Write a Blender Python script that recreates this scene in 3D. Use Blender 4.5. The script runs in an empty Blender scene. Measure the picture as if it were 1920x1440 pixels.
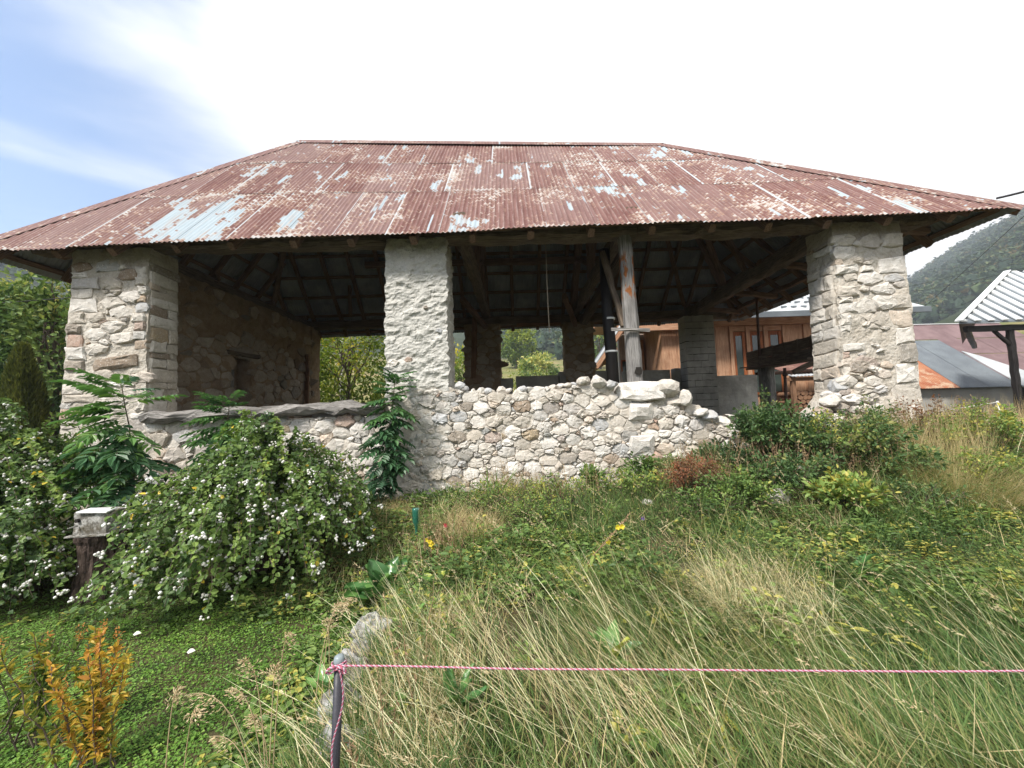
import bpy, math, random
import numpy as np
from mathutils import Vector

# ------------------------------------------------------------------ camera, sky, sun, exposure
SC = bpy.context.scene
COL = SC.collection
EYE = 1.65
FPX, TH, RO = 720.0, math.radians(4.0), math.radians(1.7)
_f = np.array((0, math.cos(TH), math.sin(TH)))
_r0 = np.array((1.0, 0, 0)); _u0 = np.array((0, -math.sin(TH), math.cos(TH)))
_r = math.cos(RO) * _r0 - math.sin(RO) * _u0
_u = math.sin(RO) * _r0 + math.cos(RO) * _u0

cam = bpy.data.cameras.new("camera")
cam.sensor_width = 36.0
cam.lens = 36.0 * FPX / 1920.0
cam.clip_start = 0.02
cam.clip_end = 4000
cam_o = bpy.data.objects.new("camera", cam)
COL.objects.link(cam_o)
cam_o.location = (0, 0, EYE)
from mathutils import Matrix
cam_o.rotation_euler = Matrix(((_r[0], _u[0], -_f[0]), (_r[1], _u[1], -_f[1]), (_r[2], _u[2], -_f[2]))).to_euler()
SC.camera = cam_o

SUN_EL, SUN_AZ = math.radians(48), math.radians(-140)      # azimuth from +Y towards +X: behind the viewer's left shoulder
sun = bpy.data.lights.new("sun", 'SUN')
sun.energy = 2.6
sun.angle = math.radians(11)
sun.color = (1.0, 0.95, 0.87)
sun_o = bpy.data.objects.new("sun", sun)
COL.objects.link(sun_o)
_sd = Vector((math.sin(SUN_AZ) * math.cos(SUN_EL), math.cos(SUN_AZ) * math.cos(SUN_EL), math.sin(SUN_EL)))
sun_o.rotation_euler = (-_sd).to_track_quat('-Z', 'Y').to_euler()
sun_o.location = (-10, -10, 20)

W = bpy.data.worlds.new("World")
SC.world = W
W.use_nodes = True
wn = W.node_tree
wn.nodes.clear()
def wnode(t, **k):
    n = wn.nodes.new(t)
    for a, b in k.items():
        setattr(n, a, b)
    return n
sky = wnode('ShaderNodeTexSky', sky_type='NISHITA', sun_disc=False, sun_elevation=SUN_EL, sun_rotation=SUN_AZ, air_density=1.0, dust_density=0.3, ozone_density=2.5)
bg1 = wnode('ShaderNodeBackground'); bg1.inputs[1].default_value = 0.09
wn.links.new(sky.outputs[0], bg1.inputs[0])
bg2 = wnode('ShaderNodeBackground'); bg2.inputs[0].default_value = (1.0, 0.99, 0.965, 1); bg2.inputs[1].default_value = 0.50
tc = wnode('ShaderNodeTexCoord')
sep = wnode('ShaderNodeSeparateXYZ'); wn.links.new(tc.outputs['Generated'], sep.inputs[0])
def wm(op, a, b=None, c=None):
    n = wnode('ShaderNodeMath', operation=op)
    for i, v in enumerate((a, b, c)):
        if v is None: continue
        if isinstance(v, (int, float)): n.inputs[i].default_value = v
        else: wn.links.new(v, n.inputs[i])
    return n.outputs[0]
den = wm('ADD', wm('MAXIMUM', sep.outputs[2], 0.0), 0.22)
cx, cy = wm('DIVIDE', sep.outputs[0], den), wm('DIVIDE', sep.outputs[1], den)
cmb = wnode('ShaderNodeCombineXYZ')
wn.links.new(wm('ADD', wm('MULTIPLY', cx, 0.55), wm('MULTIPLY', cy, 0.5)), cmb.inputs[0])
wn.links.new(wm('SUBTRACT', wm('MULTIPLY', cy, 1.5), wm('MULTIPLY', cx, 1.1)), cmb.inputs[1])
nz = wnode('ShaderNodeTexNoise'); nz.inputs['Scale'].default_value = 0.8; nz.inputs['Detail'].default_value = 7; nz.inputs['Roughness'].default_value = 0.52
nz.inputs['Distortion'].default_value = 0.35
wn.links.new(cmb.outputs[0], nz.inputs['Vector'])
# high thin cloud, closed towards +X and opening into blue gaps towards -X
cov = wm('ADD', wm('MULTIPLY', nz.outputs[0], 1.7), wm('MULTIPLY', sep.outputs[0], 0.82))
cov = wm('SUBTRACT', wm('SUBTRACT', cov, wm('MULTIPLY', sep.outputs[2], 0.50)), 0.17)
mr = wnode('ShaderNodeMapRange'); mr.interpolation_type = 'SMOOTHSTEP'
mr.inputs['From Min'].default_value = -0.12; mr.inputs['From Max'].default_value = 0.20
wn.links.new(cov, mr.inputs[0])
mx = wnode('ShaderNodeMixShader')
wn.links.new(mr.outputs[0], mx.inputs[0]); wn.links.new(bg1.outputs[0], mx.inputs[1]); wn.links.new(bg2.outputs[0], mx.inputs[2])
wo = wnode('ShaderNodeOutputWorld'); wn.links.new(mx.outputs[0], wo.inputs[0])

SC.view_settings.view_transform = 'Standard'
SC.view_settings.look = 'None'
SC.view_settings.gamma = 1.0
SC.view_settings.use_curve_mapping = False
SC.view_settings.exposure = 1.52
SC.render.engine = 'CYCLES'
SC.cycles.use_denoising = True
SC.cycles.max_bounces = 6
SC.cycles.diffuse_bounces = 4
SC.cycles.transparent_max_bounces = 6
SC.cycles.volume_bounces = 0

# ------------------------------------------------------------------ helpers
rnd = random.Random(7)
R = np.random.default_rng(11)

def at(px, py, Y):
    """a point of the place seen at a photo position, at depth Y in front of the camera"""
    d = _f + (px - 960) / FPX * _r + (720 - py) / FPX * _u
    k = Y / d[1]
    return np.array((d[0] * k, Y, d[2] * k + EYE))

def _h(i, j, k, s):
    n = (i * 73856093) ^ (j * 19349663) ^ (k * 83492791) ^ (s * 2654435)
    n = (n ^ (n >> 13)) * 1274126177
    n = n & 0x7fffffff
    n = (n ^ (n >> 16)) * 668265263 & 0x7fffffff
    return n / 0x7fffffff * 2 - 1
def vnoise(P, seed=0):
    P = np.asarray(P, float)
    b = np.floor(P).astype(np.int64); f = P - b
    f = f * f * (3 - 2 * f)
    o = 0
    for dx in (0, 1):
        for dy in (0, 1):
            for dz in (0, 1):
                w = (f[:, 0] if dx else 1 - f[:, 0]) * (f[:, 1] if dy else 1 - f[:, 1]) * (f[:, 2] if dz else 1 - f[:, 2])
                o = o + w * _h(b[:, 0] + dx, b[:, 1] + dy, b[:, 2] + dz, seed)
    return o
def fbm(P, seed=0, oct=3):
    P = np.asarray(P, float); a = 1; o = 0
    for i in range(oct):
        o = o + a * vnoise(P * 2 ** i, seed + i); a *= .5
    return o
def n2(x, y, sc, seed=0, oct=2):
    x = np.asarray(x, float); y = np.asarray(y, float)
    return fbm(np.stack([x.ravel() * sc, y.ravel() * sc, 0 * x.ravel()], 1), seed, oct).reshape(x.shape)
def sst(a, b, x):
    t = np.clip((np.asarray(x, float) - a) / (b - a), 0, 1)
    return t * t * (3 - 2 * t)

def wloc(o):
    v = Vector((0, 0, 0))
    while o is not None:
        v = v + o.location; o = o.parent
    return v

def link(name, me, parent=None, loc=(0, 0, 0)):
    o = bpy.data.objects.new(name, me)
    COL.objects.link(o)
    if parent is not None:
        o.parent = parent
        o.location = Vector(loc) - wloc(parent)
    else:
        o.location = loc
    return o

def tag(o, label=None, cat=None, group=None, kind=None):
    if label: o["label"] = label
    if cat: o["category"] = cat
    if group: o["group"] = group
    if kind: o["kind"] = kind
    return o

def thing(name, label, cat, loc, group=None):
    o = link(name, None, None, tuple(float(v) for v in loc))
    o.empty_display_size = 0.2
    return tag(o, label, cat, group)

def mesh(name, V, F, mats, smooth=False, attrs=None, fmat=None):
    """V (n,3); F: (m,k) array, or a list of such arrays"""
    V = np.ascontiguousarray(V, np.float32)
    if not isinstance(F, (list, tuple)): F = [F]
    F = [np.asarray(f, np.int32) for f in F if len(f)]
    me = bpy.data.meshes.new(name)
    me.vertices.add(len(V)); me.vertices.foreach_set("co", V.ravel())
    li = np.concatenate([f.ravel() for f in F])
    sz = np.concatenate([np.full(len(f), f.shape[1], np.int32) for f in F])
    st = np.concatenate([[0], np.cumsum(sz)[:-1]]).astype(np.int32)
    me.loops.add(len(li)); me.loops.foreach_set("vertex_index", li)
    me.polygons.add(len(sz)); me.polygons.foreach_set("loop_start", st)
    if fmat is not None: me.polygons.foreach_set("material_index", np.asarray(fmat, np.int32))
    me.polygons.foreach_set("use_smooth", np.full(len(sz), bool(smooth)))
    me.update(calc_edges=True)
    for k, a in (attrs or {}).items():
        a = np.asarray(a, np.float32)
        if a.ndim == 1:
            at_ = me.attributes.new(k, 'FLOAT', 'POINT'); at_.data.foreach_set("value", a)
        else:
            at_ = me.attributes.new(k, 'FLOAT_VECTOR', 'POINT'); at_.data.foreach_set("vector", a.ravel())
    for m in (mats if isinstance(mats, (list, tuple)) else [mats]):
        me.materials.append(m)
    return me

def part(name, V, F, mats, parent=None, **k):
    """one mesh object; the vertices are given in world space, the origin goes to the middle of the base"""
    V = np.asarray(V, float)
    lo, hi = V.min(0), V.max(0)
    c = np.array(((lo[0] + hi[0]) / 2, (lo[1] + hi[1]) / 2, lo[2]))
    return link(name, mesh(name, V - c, F, mats, **k), parent, c)

class MB:
    """collects shapes for one mesh"""
    def __init__(s): s.V = []; s.F = []; s.A = {}; s.n = 0
    def add(s, V, F, **a):
        V = np.asarray(V, float)
        if not isinstance(F, (list, tuple)): F = [F]
        s.F += [np.asarray(f, np.int64) + s.n for f in F]
        s.V.append(V); s.n += len(V)
        for k, v in a.items():
            v = np.asarray(v, float)
            if v.ndim == 0: v = np.full(len(V), float(v))
            s.A.setdefault(k, []).append(v)
    def build(s, name, mats, parent=None, **k):
        return part(name, np.concatenate(s.V), s.F, mats, parent, attrs={a: np.concatenate(v) for a, v in s.A.items()}, **k)

def ortho(d, up=(0, 0, 1)):
    d = np.asarray(d, float); d = d / np.linalg.norm(d)
    up = np.asarray(up, float)
    if abs(d @ up) > 0.97: up = np.array((0, 1.0, 0))
    s_ = np.cross(d, up); s_ /= np.linalg.norm(s_)
    return d, s_, np.cross(s_, d)

def beam_geo(p0, p1, w, h, wob=0.006, seg=None, taper=1.0, seed=0, bow=0.0, cham=0.18, up=(0, 0, 1)):
    """rough-hewn timber: chamfered section, slightly crooked; returns V, F list, grain attribute"""
    p0 = np.asarray(p0, float); p1 = np.asarray(p1, float)
    d, a, b = ortho(p1 - p0, up)
    L = np.linalg.norm(p1 - p0)
    seg = seg or max(2, min(24, int(L / 0.22)))
    c = cham * min(w, h)
    sec = np.array([(-w/2+c, -h/2), (w/2-c, -h/2), (w/2, -h/2+c), (w/2, h/2-c), (w/2-c, h/2), (-w/2+c, h/2), (-w/2, h/2-c), (-w/2, -h/2+c)])
    rr = np.random.default_rng(seed + 1000)
    V = []; G = []
    for i in range(seg + 1):
        t = i / seg
        k = 1 + (taper - 1) * t
        q = sec * k + rr.normal(0, wob, (8, 2)) + rr.normal(0, wob * .7, (1, 2))
        base = p0 + (p1 - p0) * t + b * bow * math.sin(math.pi * t)
        V.append(base + q[:, :1] * a + q[:, 1:] * b)
        G.append(np.stack([np.full(8, L * t + seed * 3.7), q[:, 0] + seed, q[:, 1]], 1))
    V = np.concatenate(V); G = np.concatenate(G)
    Q = []
    for i in range(seg):
        for j in range(8):
            k = (j + 1) % 8
            Q.append((i*8+j, i*8+k, (i+1)*8+k, (i+1)*8+j))
    return V, [np.array(Q), np.array([[7-i for i in range(8)]]), np.array([[seg*8+i for i in range(8)]])], G
_bs = [0]
def beam(name, p0, p1, w, h, m, parent, **k):
    _bs[0] += 1
    k.setdefault('seed', _bs[0])
    V, F, G = beam_geo(p0, p1, w, h, **k)
    return part(name, V, F, m, parent, attrs={'grain': G})

def tube_geo(pts, rad, n=8, cap=True):
    pts = np.asarray(pts, float); m = len(pts)
    rad = np.broadcast_to(np.asarray(rad, float), (m,))
    V = []; prev = None
    for i in range(m):
        d = pts[min(i + 1, m - 1)] - pts[max(i - 1, 0)]
        d = d / (np.linalg.norm(d) + 1e-9)
        if prev is None: _, a, b = ortho(d)
        else:
            a = prev - d * (prev @ d); a /= np.linalg.norm(a) + 1e-9; b = np.cross(d, a) * -1
            b = np.cross(a, d)
        prev = a
        th = np.arange(n) * 2 * math.pi / n
        V.append(pts[i] + rad[i] * (np.cos(th)[:, None] * a + np.sin(th)[:, None] * b))
    V = np.concatenate(V)
    i, j = np.meshgrid(np.arange(m - 1), np.arange(n), indexing='ij')
    i = i.ravel(); j = j.ravel(); k = (j + 1) % n
    F = [np.stack([i*n+j, i*n+k, (i+1)*n+k, (i+1)*n+j], 1)]
    if cap: F += [np.array([list(range(n))[::-1]]), np.array([[(m-1)*n+q for q in range(n)]])]
    return V, F
def tube(name, pts, rad, m, parent=None, n=8, **k):
    V, F = tube_geo(pts, rad, n)
    return part(name, V, F, m, parent, smooth=True, **k)

def box_geo(x0, x1, y0, y1, z0, z1):
    V = np.array([(x, y, z) for z in (z0, z1) for y in (y0, y1) for x in (x0, x1)], float)
    F = np.array([(0, 2, 3, 1), (4, 5, 7, 6), (0, 1, 5, 4), (2, 6, 7, 3), (0, 4, 6, 2), (1, 3, 7, 5)])
    return V, F
def box(name, x0, x1, y0, y1, z0, z1, m, parent=None):
    V, F = box_geo(x0, x1, y0, y1, z0, z1)
    return part(name, V, F, m, parent)

def quad_geo(P):
    return np.asarray(P, float), np.array([list(range(len(P)))])

def slab_geo(P, th):
    """thick polygon: P (n,3) planar, extruded by the vector th"""
    P = np.asarray(P, float); n = len(P); th = np.asarray(th, float)
    V = np.concatenate([P, P + th])
    F = [np.array([list(range(n))]), np.array([[2*n-1-i for i in range(n)]]),
         np.array([(i, i+n, (i+1) % n + n, (i+1) % n) for i in range(n)])]
    return V, F

def rough_box_geo(x0, x1, y0, y1, z0, z1, step=0.05, amp=0.012, freq=7.0, seed=0, taper=0.0, anis=1.0):
    """a masonry block with uneven faces; taper widens it (m per side) towards the foot"""
    nx, ny, nz_ = (max(2, int(round((b - a) / step))) for a, b in ((x0, x1), (y0, y1), (z0, z1)))
    MBx = MB()
    def face(o, du, dv, a, b):
        i, j = np.meshgrid(np.arange(a + 1), np.arange(b + 1), indexing='ij')
        V = np.asarray(o, float) + (i.ravel() / a)[:, None] * np.asarray(du, float) + (j.ravel() / b)[:, None] * np.asarray(dv, float)
        i, j = np.meshgrid(np.arange(a), np.arange(b), indexing='ij'); i = i.ravel(); j = j.ravel()
        q = lambda p, r_: p * (b + 1) + r_
        MBx.add(V, np.stack([q(i, j), q(i+1, j), q(i+1, j+1), q(i, j+1)], 1))
    X, Y, Z = x1 - x0, y1 - y0, z1 - z0
    face((x0, y0, z0), (X, 0, 0), (0, 0, Z), nx, nz_)
    face((x1, y1, z0), (-X, 0, 0), (0, 0, Z), nx, nz_)
    face((x1, y0, z0), (0, Y, 0), (0, 0, Z), ny, nz_)
    face((x0, y1, z0), (0, -Y, 0), (0, 0, Z), ny, nz_)
    face((x0, y0, z1), (X, 0, 0), (0, Y, 0), nx, ny)
    V = np.concatenate(MBx.V)
    c = np.array(((x0+x1)/2, (y0+y1)/2, 0))
    if taper:
        k = np.clip((z1 - V[:, 2]) / Z, 0, 1)
        V[:, 0] += np.sign(V[:, 0] - c[0]) * np.minimum(1, abs(V[:, 0] - c[0]) / (X / 2)) * taper * k
        V[:, 1] += np.sign(V[:, 1] - c[1]) * np.minimum(1, abs(V[:, 1] - c[1]) / (Y / 2)) * taper * k * .5
    Pn = V * np.array((freq, freq, freq * anis))
    D = np.stack([fbm(Pn, seed, 3), fbm(Pn + 31.7, seed + 5, 3), fbm(Pn + 77.1, seed + 9, 3) * .4], 1)
    return V + D * amp, MBx.F

# ------------------------------------------------------------------ materials
class NT:
    def __init__(s, name):
        s.m = bpy.data.materials.new(name); s.m.use_nodes = True
        s.t = s.m.node_tree; s.t.nodes.clear()
        s.out = s.t.nodes.new('ShaderNodeOutputMaterial')
    def nd(s, t, **k):
        n = s.t.nodes.new(t)
        for a, b in k.items(): setattr(n, a, b)
        return n
    def put(s, sock, v):
        if isinstance(v, bpy.types.NodeSocket): s.t.links.new(v, sock)
        elif isinstance(v, (tuple, list)) and len(v) == 3 and sock.type == 'RGBA': sock.default_value = (*v, 1)
        else: sock.default_value = v
    def pos(s): return s.nd('ShaderNodeNewGeometry').outputs['Position']
    def attr(s, n, o='Fac'): return s.nd('ShaderNodeAttribute', attribute_name=n).outputs[o]
    def rand(s): return s.nd('ShaderNodeObjectInfo').outputs['Random']
    def vm(s, op, a, b=None):
        n = s.nd('ShaderNodeVectorMath', operation=op); s.put(n.inputs[0], a)
        if b is not None: s.put(n.inputs[1], b)
        return n.outputs[0]
    def ma(s, op, a, b=None, c=None, clamp=False):
        n = s.nd('ShaderNodeMath', operation=op, use_clamp=clamp)
        for i, v in enumerate((a, b, c)):
            if v is not None: s.put(n.inputs[i], v)
        return n.outputs[0]
    def noise(s, vec, scale, detail=4, rough=0.55, dist=0.0, out=0):
        n = s.nd('ShaderNodeTexNoise'); s.put(n.inputs['Vector'], vec)
        n.inputs['Scale'].default_value = scale; n.inputs['Detail'].default_value = detail
        n.inputs['Roughness'].default_value = rough; n.inputs['Distortion'].default_value = dist
        return n.outputs[out]
    def voro(s, vec, scale, feature='F1', out='Distance'):
        n = s.nd('ShaderNodeTexVoronoi', feature=feature); s.put(n.inputs['Vector'], vec); n.inputs['Scale'].default_value = scale
        return n.outputs[out]
    def ramp(s, fac, stops, interp='LINEAR'):
        n = s.nd('ShaderNodeValToRGB'); e = n.color_ramp.elements; n.color_ramp.interpolation = interp
        while len(e) < len(stops): e.new(0.5)
        for i, (p, c) in enumerate(stops):
            e[i].position = p; e[i].color = (*c, 1) if len(c) == 3 else c
        s.put(n.inputs[0], fac); return n.outputs[0]
    def step(s, fac, a, b):
        n = s.nd('ShaderNodeMapRange'); n.interpolation_type = 'SMOOTHSTEP'
        s.put(n.inputs[0], fac); s.put(n.inputs[1], a); s.put(n.inputs[2], b); return n.outputs[0]
    def mix(s, fac, a, b, mode='MIX'):
        n = s.nd('ShaderNodeMix', data_type='RGBA', blend_type=mode)
        s.put(n.inputs[0], fac); s.put(n.inputs[6], a); s.put(n.inputs[7], b); return n.outputs[2]
    def xyz(s, v):
        n = s.nd('ShaderNodeSeparateXYZ'); s.put(n.inputs[0], v); return n.outputs
    def vec(s, x, y, z=0.0):
        n = s.nd('ShaderNodeCombineXYZ'); s.put(n.inputs[0], x); s.put(n.inputs[1], y); s.put(n.inputs[2], z); return n.outputs[0]
    def surf(s, col, rough=0.8, spec=0.3, metal=0.0, bump=None, bs=0.4, bd=0.02, trans=None, tcol=None):
        p = s.nd('ShaderNodeBsdfPrincipled')
        s.put(p.inputs['Base Color'], col); s.put(p.inputs['Roughness'], rough)
        s.put(p.inputs['Specular IOR Level'], spec); s.put(p.inputs['Metallic'], metal)
        if bump is not None:
            b = s.nd('ShaderNodeBump'); b.inputs['Strength'].default_value = bs; b.inputs['Distance'].default_value = bd
            s.put(b.inputs['Height'], bump); s.t.links.new(b.outputs[0], p.inputs['Normal'])
        o = p.outputs[0]
        if trans:
            t = s.nd('ShaderNodeBsdfTranslucent'); s.put(t.inputs[0], tcol if tcol is not None else col)
            x = s.nd('ShaderNodeMixShader'); x.inputs[0].default_value = trans
            s.t.links.new(o, x.inputs[1]); s.t.links.new(t.outputs[0], x.inputs[2]); o = x.outputs[0]
        s.t.links.new(o, s.out.inputs[0]); return s.m

M = {}
def plain(name, col, rough=0.7, var=0.25, scale=6.0, **k):
    n = NT(name); p = n.pos()
    f = n.noise(p, scale, 5)
    c = n.mix(f, tuple(v * (1 - var) for v in col), tuple(min(1, v * (1 + var)) for v in col))
    M[name] = n.surf(c, rough, bump=n.noise(p, scale * 6, 4), bs=0.25, bd=0.01, **k); return M[name]

def stone_mat(name, gain=1.0, warm=0.0):
    n = NT(name); p = n.pos(); t = n.attr('tint')
    g = lambda c: (c[0] * gain * (1 + warm), c[1] * gain, c[2] * gain * (1 - warm))
    base = n.ramp(t, [(0.0, g((.40, .365, .315))), (.22, g((.50, .475, .435))), (.42, g((.57, .555, .53))), (.60, g((.45, .415, .365))), (.70, g((.36, .375, .39))),
                      (.78, g((.50, .43, .36))), (.86, g((.21, .155, .11))), (.91, g((.25, .265, .26))), (.95, g((.36, .25, .20))), (1.0, g((.33, .28, .18)))])
    f1 = n.noise(p, 9, 6, .62); f2 = n.noise(p, 42, 5, .65)
    base = n.mix(n.step(f1, .36, .66), n.mix(.42, base, g((.27, .24, .20)), 'MIX'), base)
    base = n.mix(n.ma('MULTIPLY', n.step(f2, .52, .72), .5), base, g((.68, .66, .63)))
    base = n.mix(n.ma('MULTIPLY', n.step(n.noise(p, 26, 3), .60, .70), .45), base, g((.15, .135, .115)))
    v = n.voro(p, 30, 'DISTANCE_TO_EDGE')
    h = n.ma('ADD', n.ma('MULTIPLY', n.noise(p, 20, 7, .65), 1.0), n.ma('MULTIPLY', n.ma('MINIMUM', v, .06), .8))
    M[name] = n.surf(base, .9, .15, bump=h, bs=.75, bd=.022)
stone_mat('stone', 1.2, .015)
def mortar_mat(name, a, b, c, bs=.8, sc=1.0):
    n = NT(name); p = n.pos()
    f = n.noise(p, 5 * sc, 6, .6); f2 = n.noise(p, 34 * sc, 5, .7)
    col = n.mix(n.step(f, .35, .65), a, b)
    col = n.mix(n.ma('MULTIPLY', n.step(f2, .5, .68), .55), col, c)
    col = n.mix(n.ma('MULTIPLY', n.step(n.noise(p, 70, 3), .58, .7), .5), col, tuple(v * .35 for v in a))
    # browner and darker towards the wall head
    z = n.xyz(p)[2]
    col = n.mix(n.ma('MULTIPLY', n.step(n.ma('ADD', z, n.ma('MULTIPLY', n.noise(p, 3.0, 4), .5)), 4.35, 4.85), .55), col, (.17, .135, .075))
    h = n.ma('ADD', n.noise(p, 16 * sc, 8, .7), n.ma('MULTIPLY', n.voro(p, 24 * sc), .5))
    M[name] = n.surf(col, .95, .1, bump=h, bs=bs, bd=.03)
mortar_mat('mortar', (.42, .375, .315), (.52, .48, .42), (.62, .60, .56))
mortar_mat('plaster', (.43, .42, .385), (.53, .515, .475), (.62, .61, .575), 1.0, .8)
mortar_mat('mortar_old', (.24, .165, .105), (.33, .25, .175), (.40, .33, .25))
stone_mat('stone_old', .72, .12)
n = NT('concrete'); p = n.pos()
M['concrete'] = n.surf(n.mix(n.step(n.noise(p, 1.6, 6, .65), .35, .7), (.28, .27, .245), (.45, .43, .395)), .9, .15, bump=n.noise(p, 14, 7), bs=.5)

def wood_mat(name, a, b, crack=(.03, .025, .02), rough=.85, bs=.5, sc=1.0, rot=None):
    n = NT(name); g = n.attr('grain', 'Vector')
    gs = n.vm('MULTIPLY', g, (1.3, 22 * sc, 22 * sc))
    f = n.noise(gs, 2.2, 6, .6, .4); f2 = n.noise(n.vm('MULTIPLY', g, (.6, 60, 60)), 1.5, 3)
    col = n.mix(n.step(f, .3, .7), a, b)
    col = n.mix(n.ma('MULTIPLY', n.step(f2, .58, .66), .8), col, crack)
    p = n.pos()
    col = n.mix(n.ma('MULTIPLY', n.step(n.noise(p, 2.2, 4), .45, .7), .4), col, tuple(v * .5 for v in a))
    if rot:
        x = n.xyz(p)
        k = n.ma('MULTIPLY', n.step(n.noise(n.vm('MULTIPLY', p, (14, 14, 5)), 1.0, 5), .48, .56), n.ma('MULTIPLY', n.step(x[2], rot[0], rot[0] + .15), n.step(x[2], rot[1] + .1, rot[1] - .1)))
        col = n.mix(k, col, n.mix(n.noise(p, 30, 3), (.34, .12, .035), (.10, .045, .02)))
    h = n.ma('ADD', n.ma('MULTIPLY', f, 1.0), n.ma('MULTIPLY', f2, .6))
    M[name] = n.surf(col, rough, .2, bump=h, bs=bs, bd=.02)
wood_mat('wood_dark', (.10, .075, .055), (.20, .155, .115))
wood_mat('wood_roof', (.14, .085, .058), (.25, .165, .115))
wood_mat('wood_grey', (.155, .148, .142), (.33, .315, .30), rot=(3.35, 4.15))
wood_mat('wood_log', (.15, .14, .13), (.34, .32, .30), bs=.8)
wood_mat('wood_brown', (.16, .085, .05), (.26, .15, .09))
wood_mat('wood_larch', (.37, .195, .115), (.52, .325, .21), crack=(.2, .07, .03), rough=.6, bs=.2, sc=.5)
wood_mat('wood_larch_red', (.22, .065, .025), (.34, .12, .045), crack=(.1, .03, .015), rough=.6, bs=.2, sc=.5)
wood_mat('wood_pale', (.36, .30, .24), (.52, .46, .38), crack=(.2, .15, .1), sc=.5)
wood_mat('tarred', (.010, .009, .009), (.028, .024, .022), rough=.45)

# painted, peeling corrugated sheet; ruv = metres along the eave and up the slope, sh = distance to the sheet's side and end, own random
n = NT('roof_paint')
ruv = n.attr('ruv', 'Vector'); sh = n.xyz(n.attr('sh', 'Vector')); u, t, _ = n.xyz(ruv)
ph = n.ma('MULTIPLY', u, 2 * math.pi / .076)
crest = n.ma('ADD', n.ma('MULTIPLY', n.ma('SINE', ph), .5), .5)
uq = n.ma('FLOOR', n.ma('DIVIDE', n.ma('ADD', u, n.ma('MULTIPLY', n.noise(ruv, 3, 2), .03)), .038))
rs = n.ma('MULTIPLY', sh[2], 37.0)
# large bare patches: ragged rib by rib, drawn out down the slope
q1 = n.vec(n.ma('ADD', n.ma('MULTIPLY', uq, .038 * .95), n.ma('MULTIPLY', sh[2], .6)), n.ma('MULTIPLY', t, .55), n.ma('MULTIPLY', uq, .045))
big = n.ma('ADD', n.noise(q1, 1.7, 6, .68), n.ma('MULTIPLY', n.ma('SUBTRACT', n.noise(n.vec(n.ma('MULTIPLY', uq, .9), n.ma('MULTIPLY', t, 14.0)), 1.0, 2), .5), .07))
bias = 0.0
for bu, bt, ba, bb_, bw in ((-5.2, .75, .75, 1.0, .17), (-5.4, 3.1, .45, .45, .12), (3.75, 4.35, .7, .5, .14), (6.5, .2, .6, .25, .14), (1.45, 1.75, .38, .42, .12), (.0, 2.75, .4, .3, .10), (-3.4, .9, .25, .8, .12), (4.9, 2.9, .45, .4, .10), (-1.9, 4.7, .5, .35, .09)):
    e_ = n.ma('ADD', n.ma('POWER', n.ma('DIVIDE', n.ma('SUBTRACT', u, bu), ba), 2.0), n.ma('POWER', n.ma('DIVIDE', n.ma('SUBTRACT', t, bt), bb_), 2.0))
    bias = n.ma('ADD', n.ma('MULTIPLY', n.ma('EXPONENT', n.ma('MULTIPLY', e_, -1.0)), bw), bias)
big = n.ma('ADD', big, bias)
strk = n.noise(n.vec(n.ma('MULTIPLY', uq, .16), n.ma('MULTIPLY', t, .28), rs), 1.3, 4, .6)
zone = n.noise(n.vec(u, n.ma('MULTIPLY', t, 1.2), n.ma('MULTIPLY', sh[2], 1.5)), .8, 4, .65)
# flakes off the ribs
sm = n.noise(n.vec(n.ma('MULTIPLY', uq, .24), n.ma('MULTIPLY', t, 7.5)), 1.6, 5, .7)
eu = n.step(sh[0], .15, .0); ev = n.step(sh[1], .14, .0)
thr = n.ma('SUBTRACT', .652, n.ma('ADD', n.ma('MULTIPLY', eu, .095), n.ma('MULTIPLY', ev, .09)))
thr = n.ma('SUBTRACT', thr, n.ma('MULTIPLY', n.ma('SUBTRACT', zone, .47), .75))
thr = n.ma('SUBTRACT', thr, n.ma('MULTIPLY', crest, .035))
fle = n.step(sm, thr, n.ma('ADD', thr, .05))
bigm = n.ma('MAXIMUM', n.step(big, .612, .632), n.step(strk, .655, .672))
seam = n.ma('MULTIPLY', n.step(sh[0], .030, .018), n.step(n.noise(n.vec(u, n.ma('MULTIPLY', t, 3.0)), 2.0, 4), .28, .46))
tone = n.noise(n.vec(n.ma('MULTIPLY', u, 5), n.ma('MULTIPLY', t, .5)), 1.6, 5, .6)
paint = n.mix(n.step(tone, .3, .72), (.105, .037, .030), (.185, .094, .080))
paint = n.mix(n.ma('MULTIPLY', n.step(n.ma('FRACT', n.ma('MULTIPLY', sh[2], 7.3)), .2, .95), .75), paint, (.195, .122, .112))
paint = n.mix(n.ma('MULTIPLY', n.step(n.noise(ruv, 16, 5, .7), .48, .72), .55), paint, (.235, .150, .130))
paint = n.mix(n.ma('MULTIPLY', n.step(n.noise(n.vec(n.ma('MULTIPLY', u, 16), n.ma('MULTIPLY', t, .7)), 1.2, 4), .52, .70), .5), paint, (.085, .035, .028))
wear_light = n.ma('MULTIPLY', n.step(crest, .55, .98), n.step(n.noise(n.vec(n.ma('MULTIPLY', uq, .5), n.ma('MULTIPLY', t, 1.6)), 1.2, 5, .7), .40, .66))  # crests paler: worn paint, plus light put into the colour for rib contrast
paint = n.mix(n.ma('MULTIPLY', wear_light, .55), paint, (.34, .27, .25))
rusty = n.mix(n.noise(ruv, 9, 4), (.28, .14, .07), (.40, .30, .22))
zinc = n.mix(n.noise(n.vec(n.ma('MULTIPLY', u, 12), n.ma('MULTIPLY', t, 1.2)), 2, 6, .7), (.22, .28, .32), (.42, .48, .52))
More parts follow.
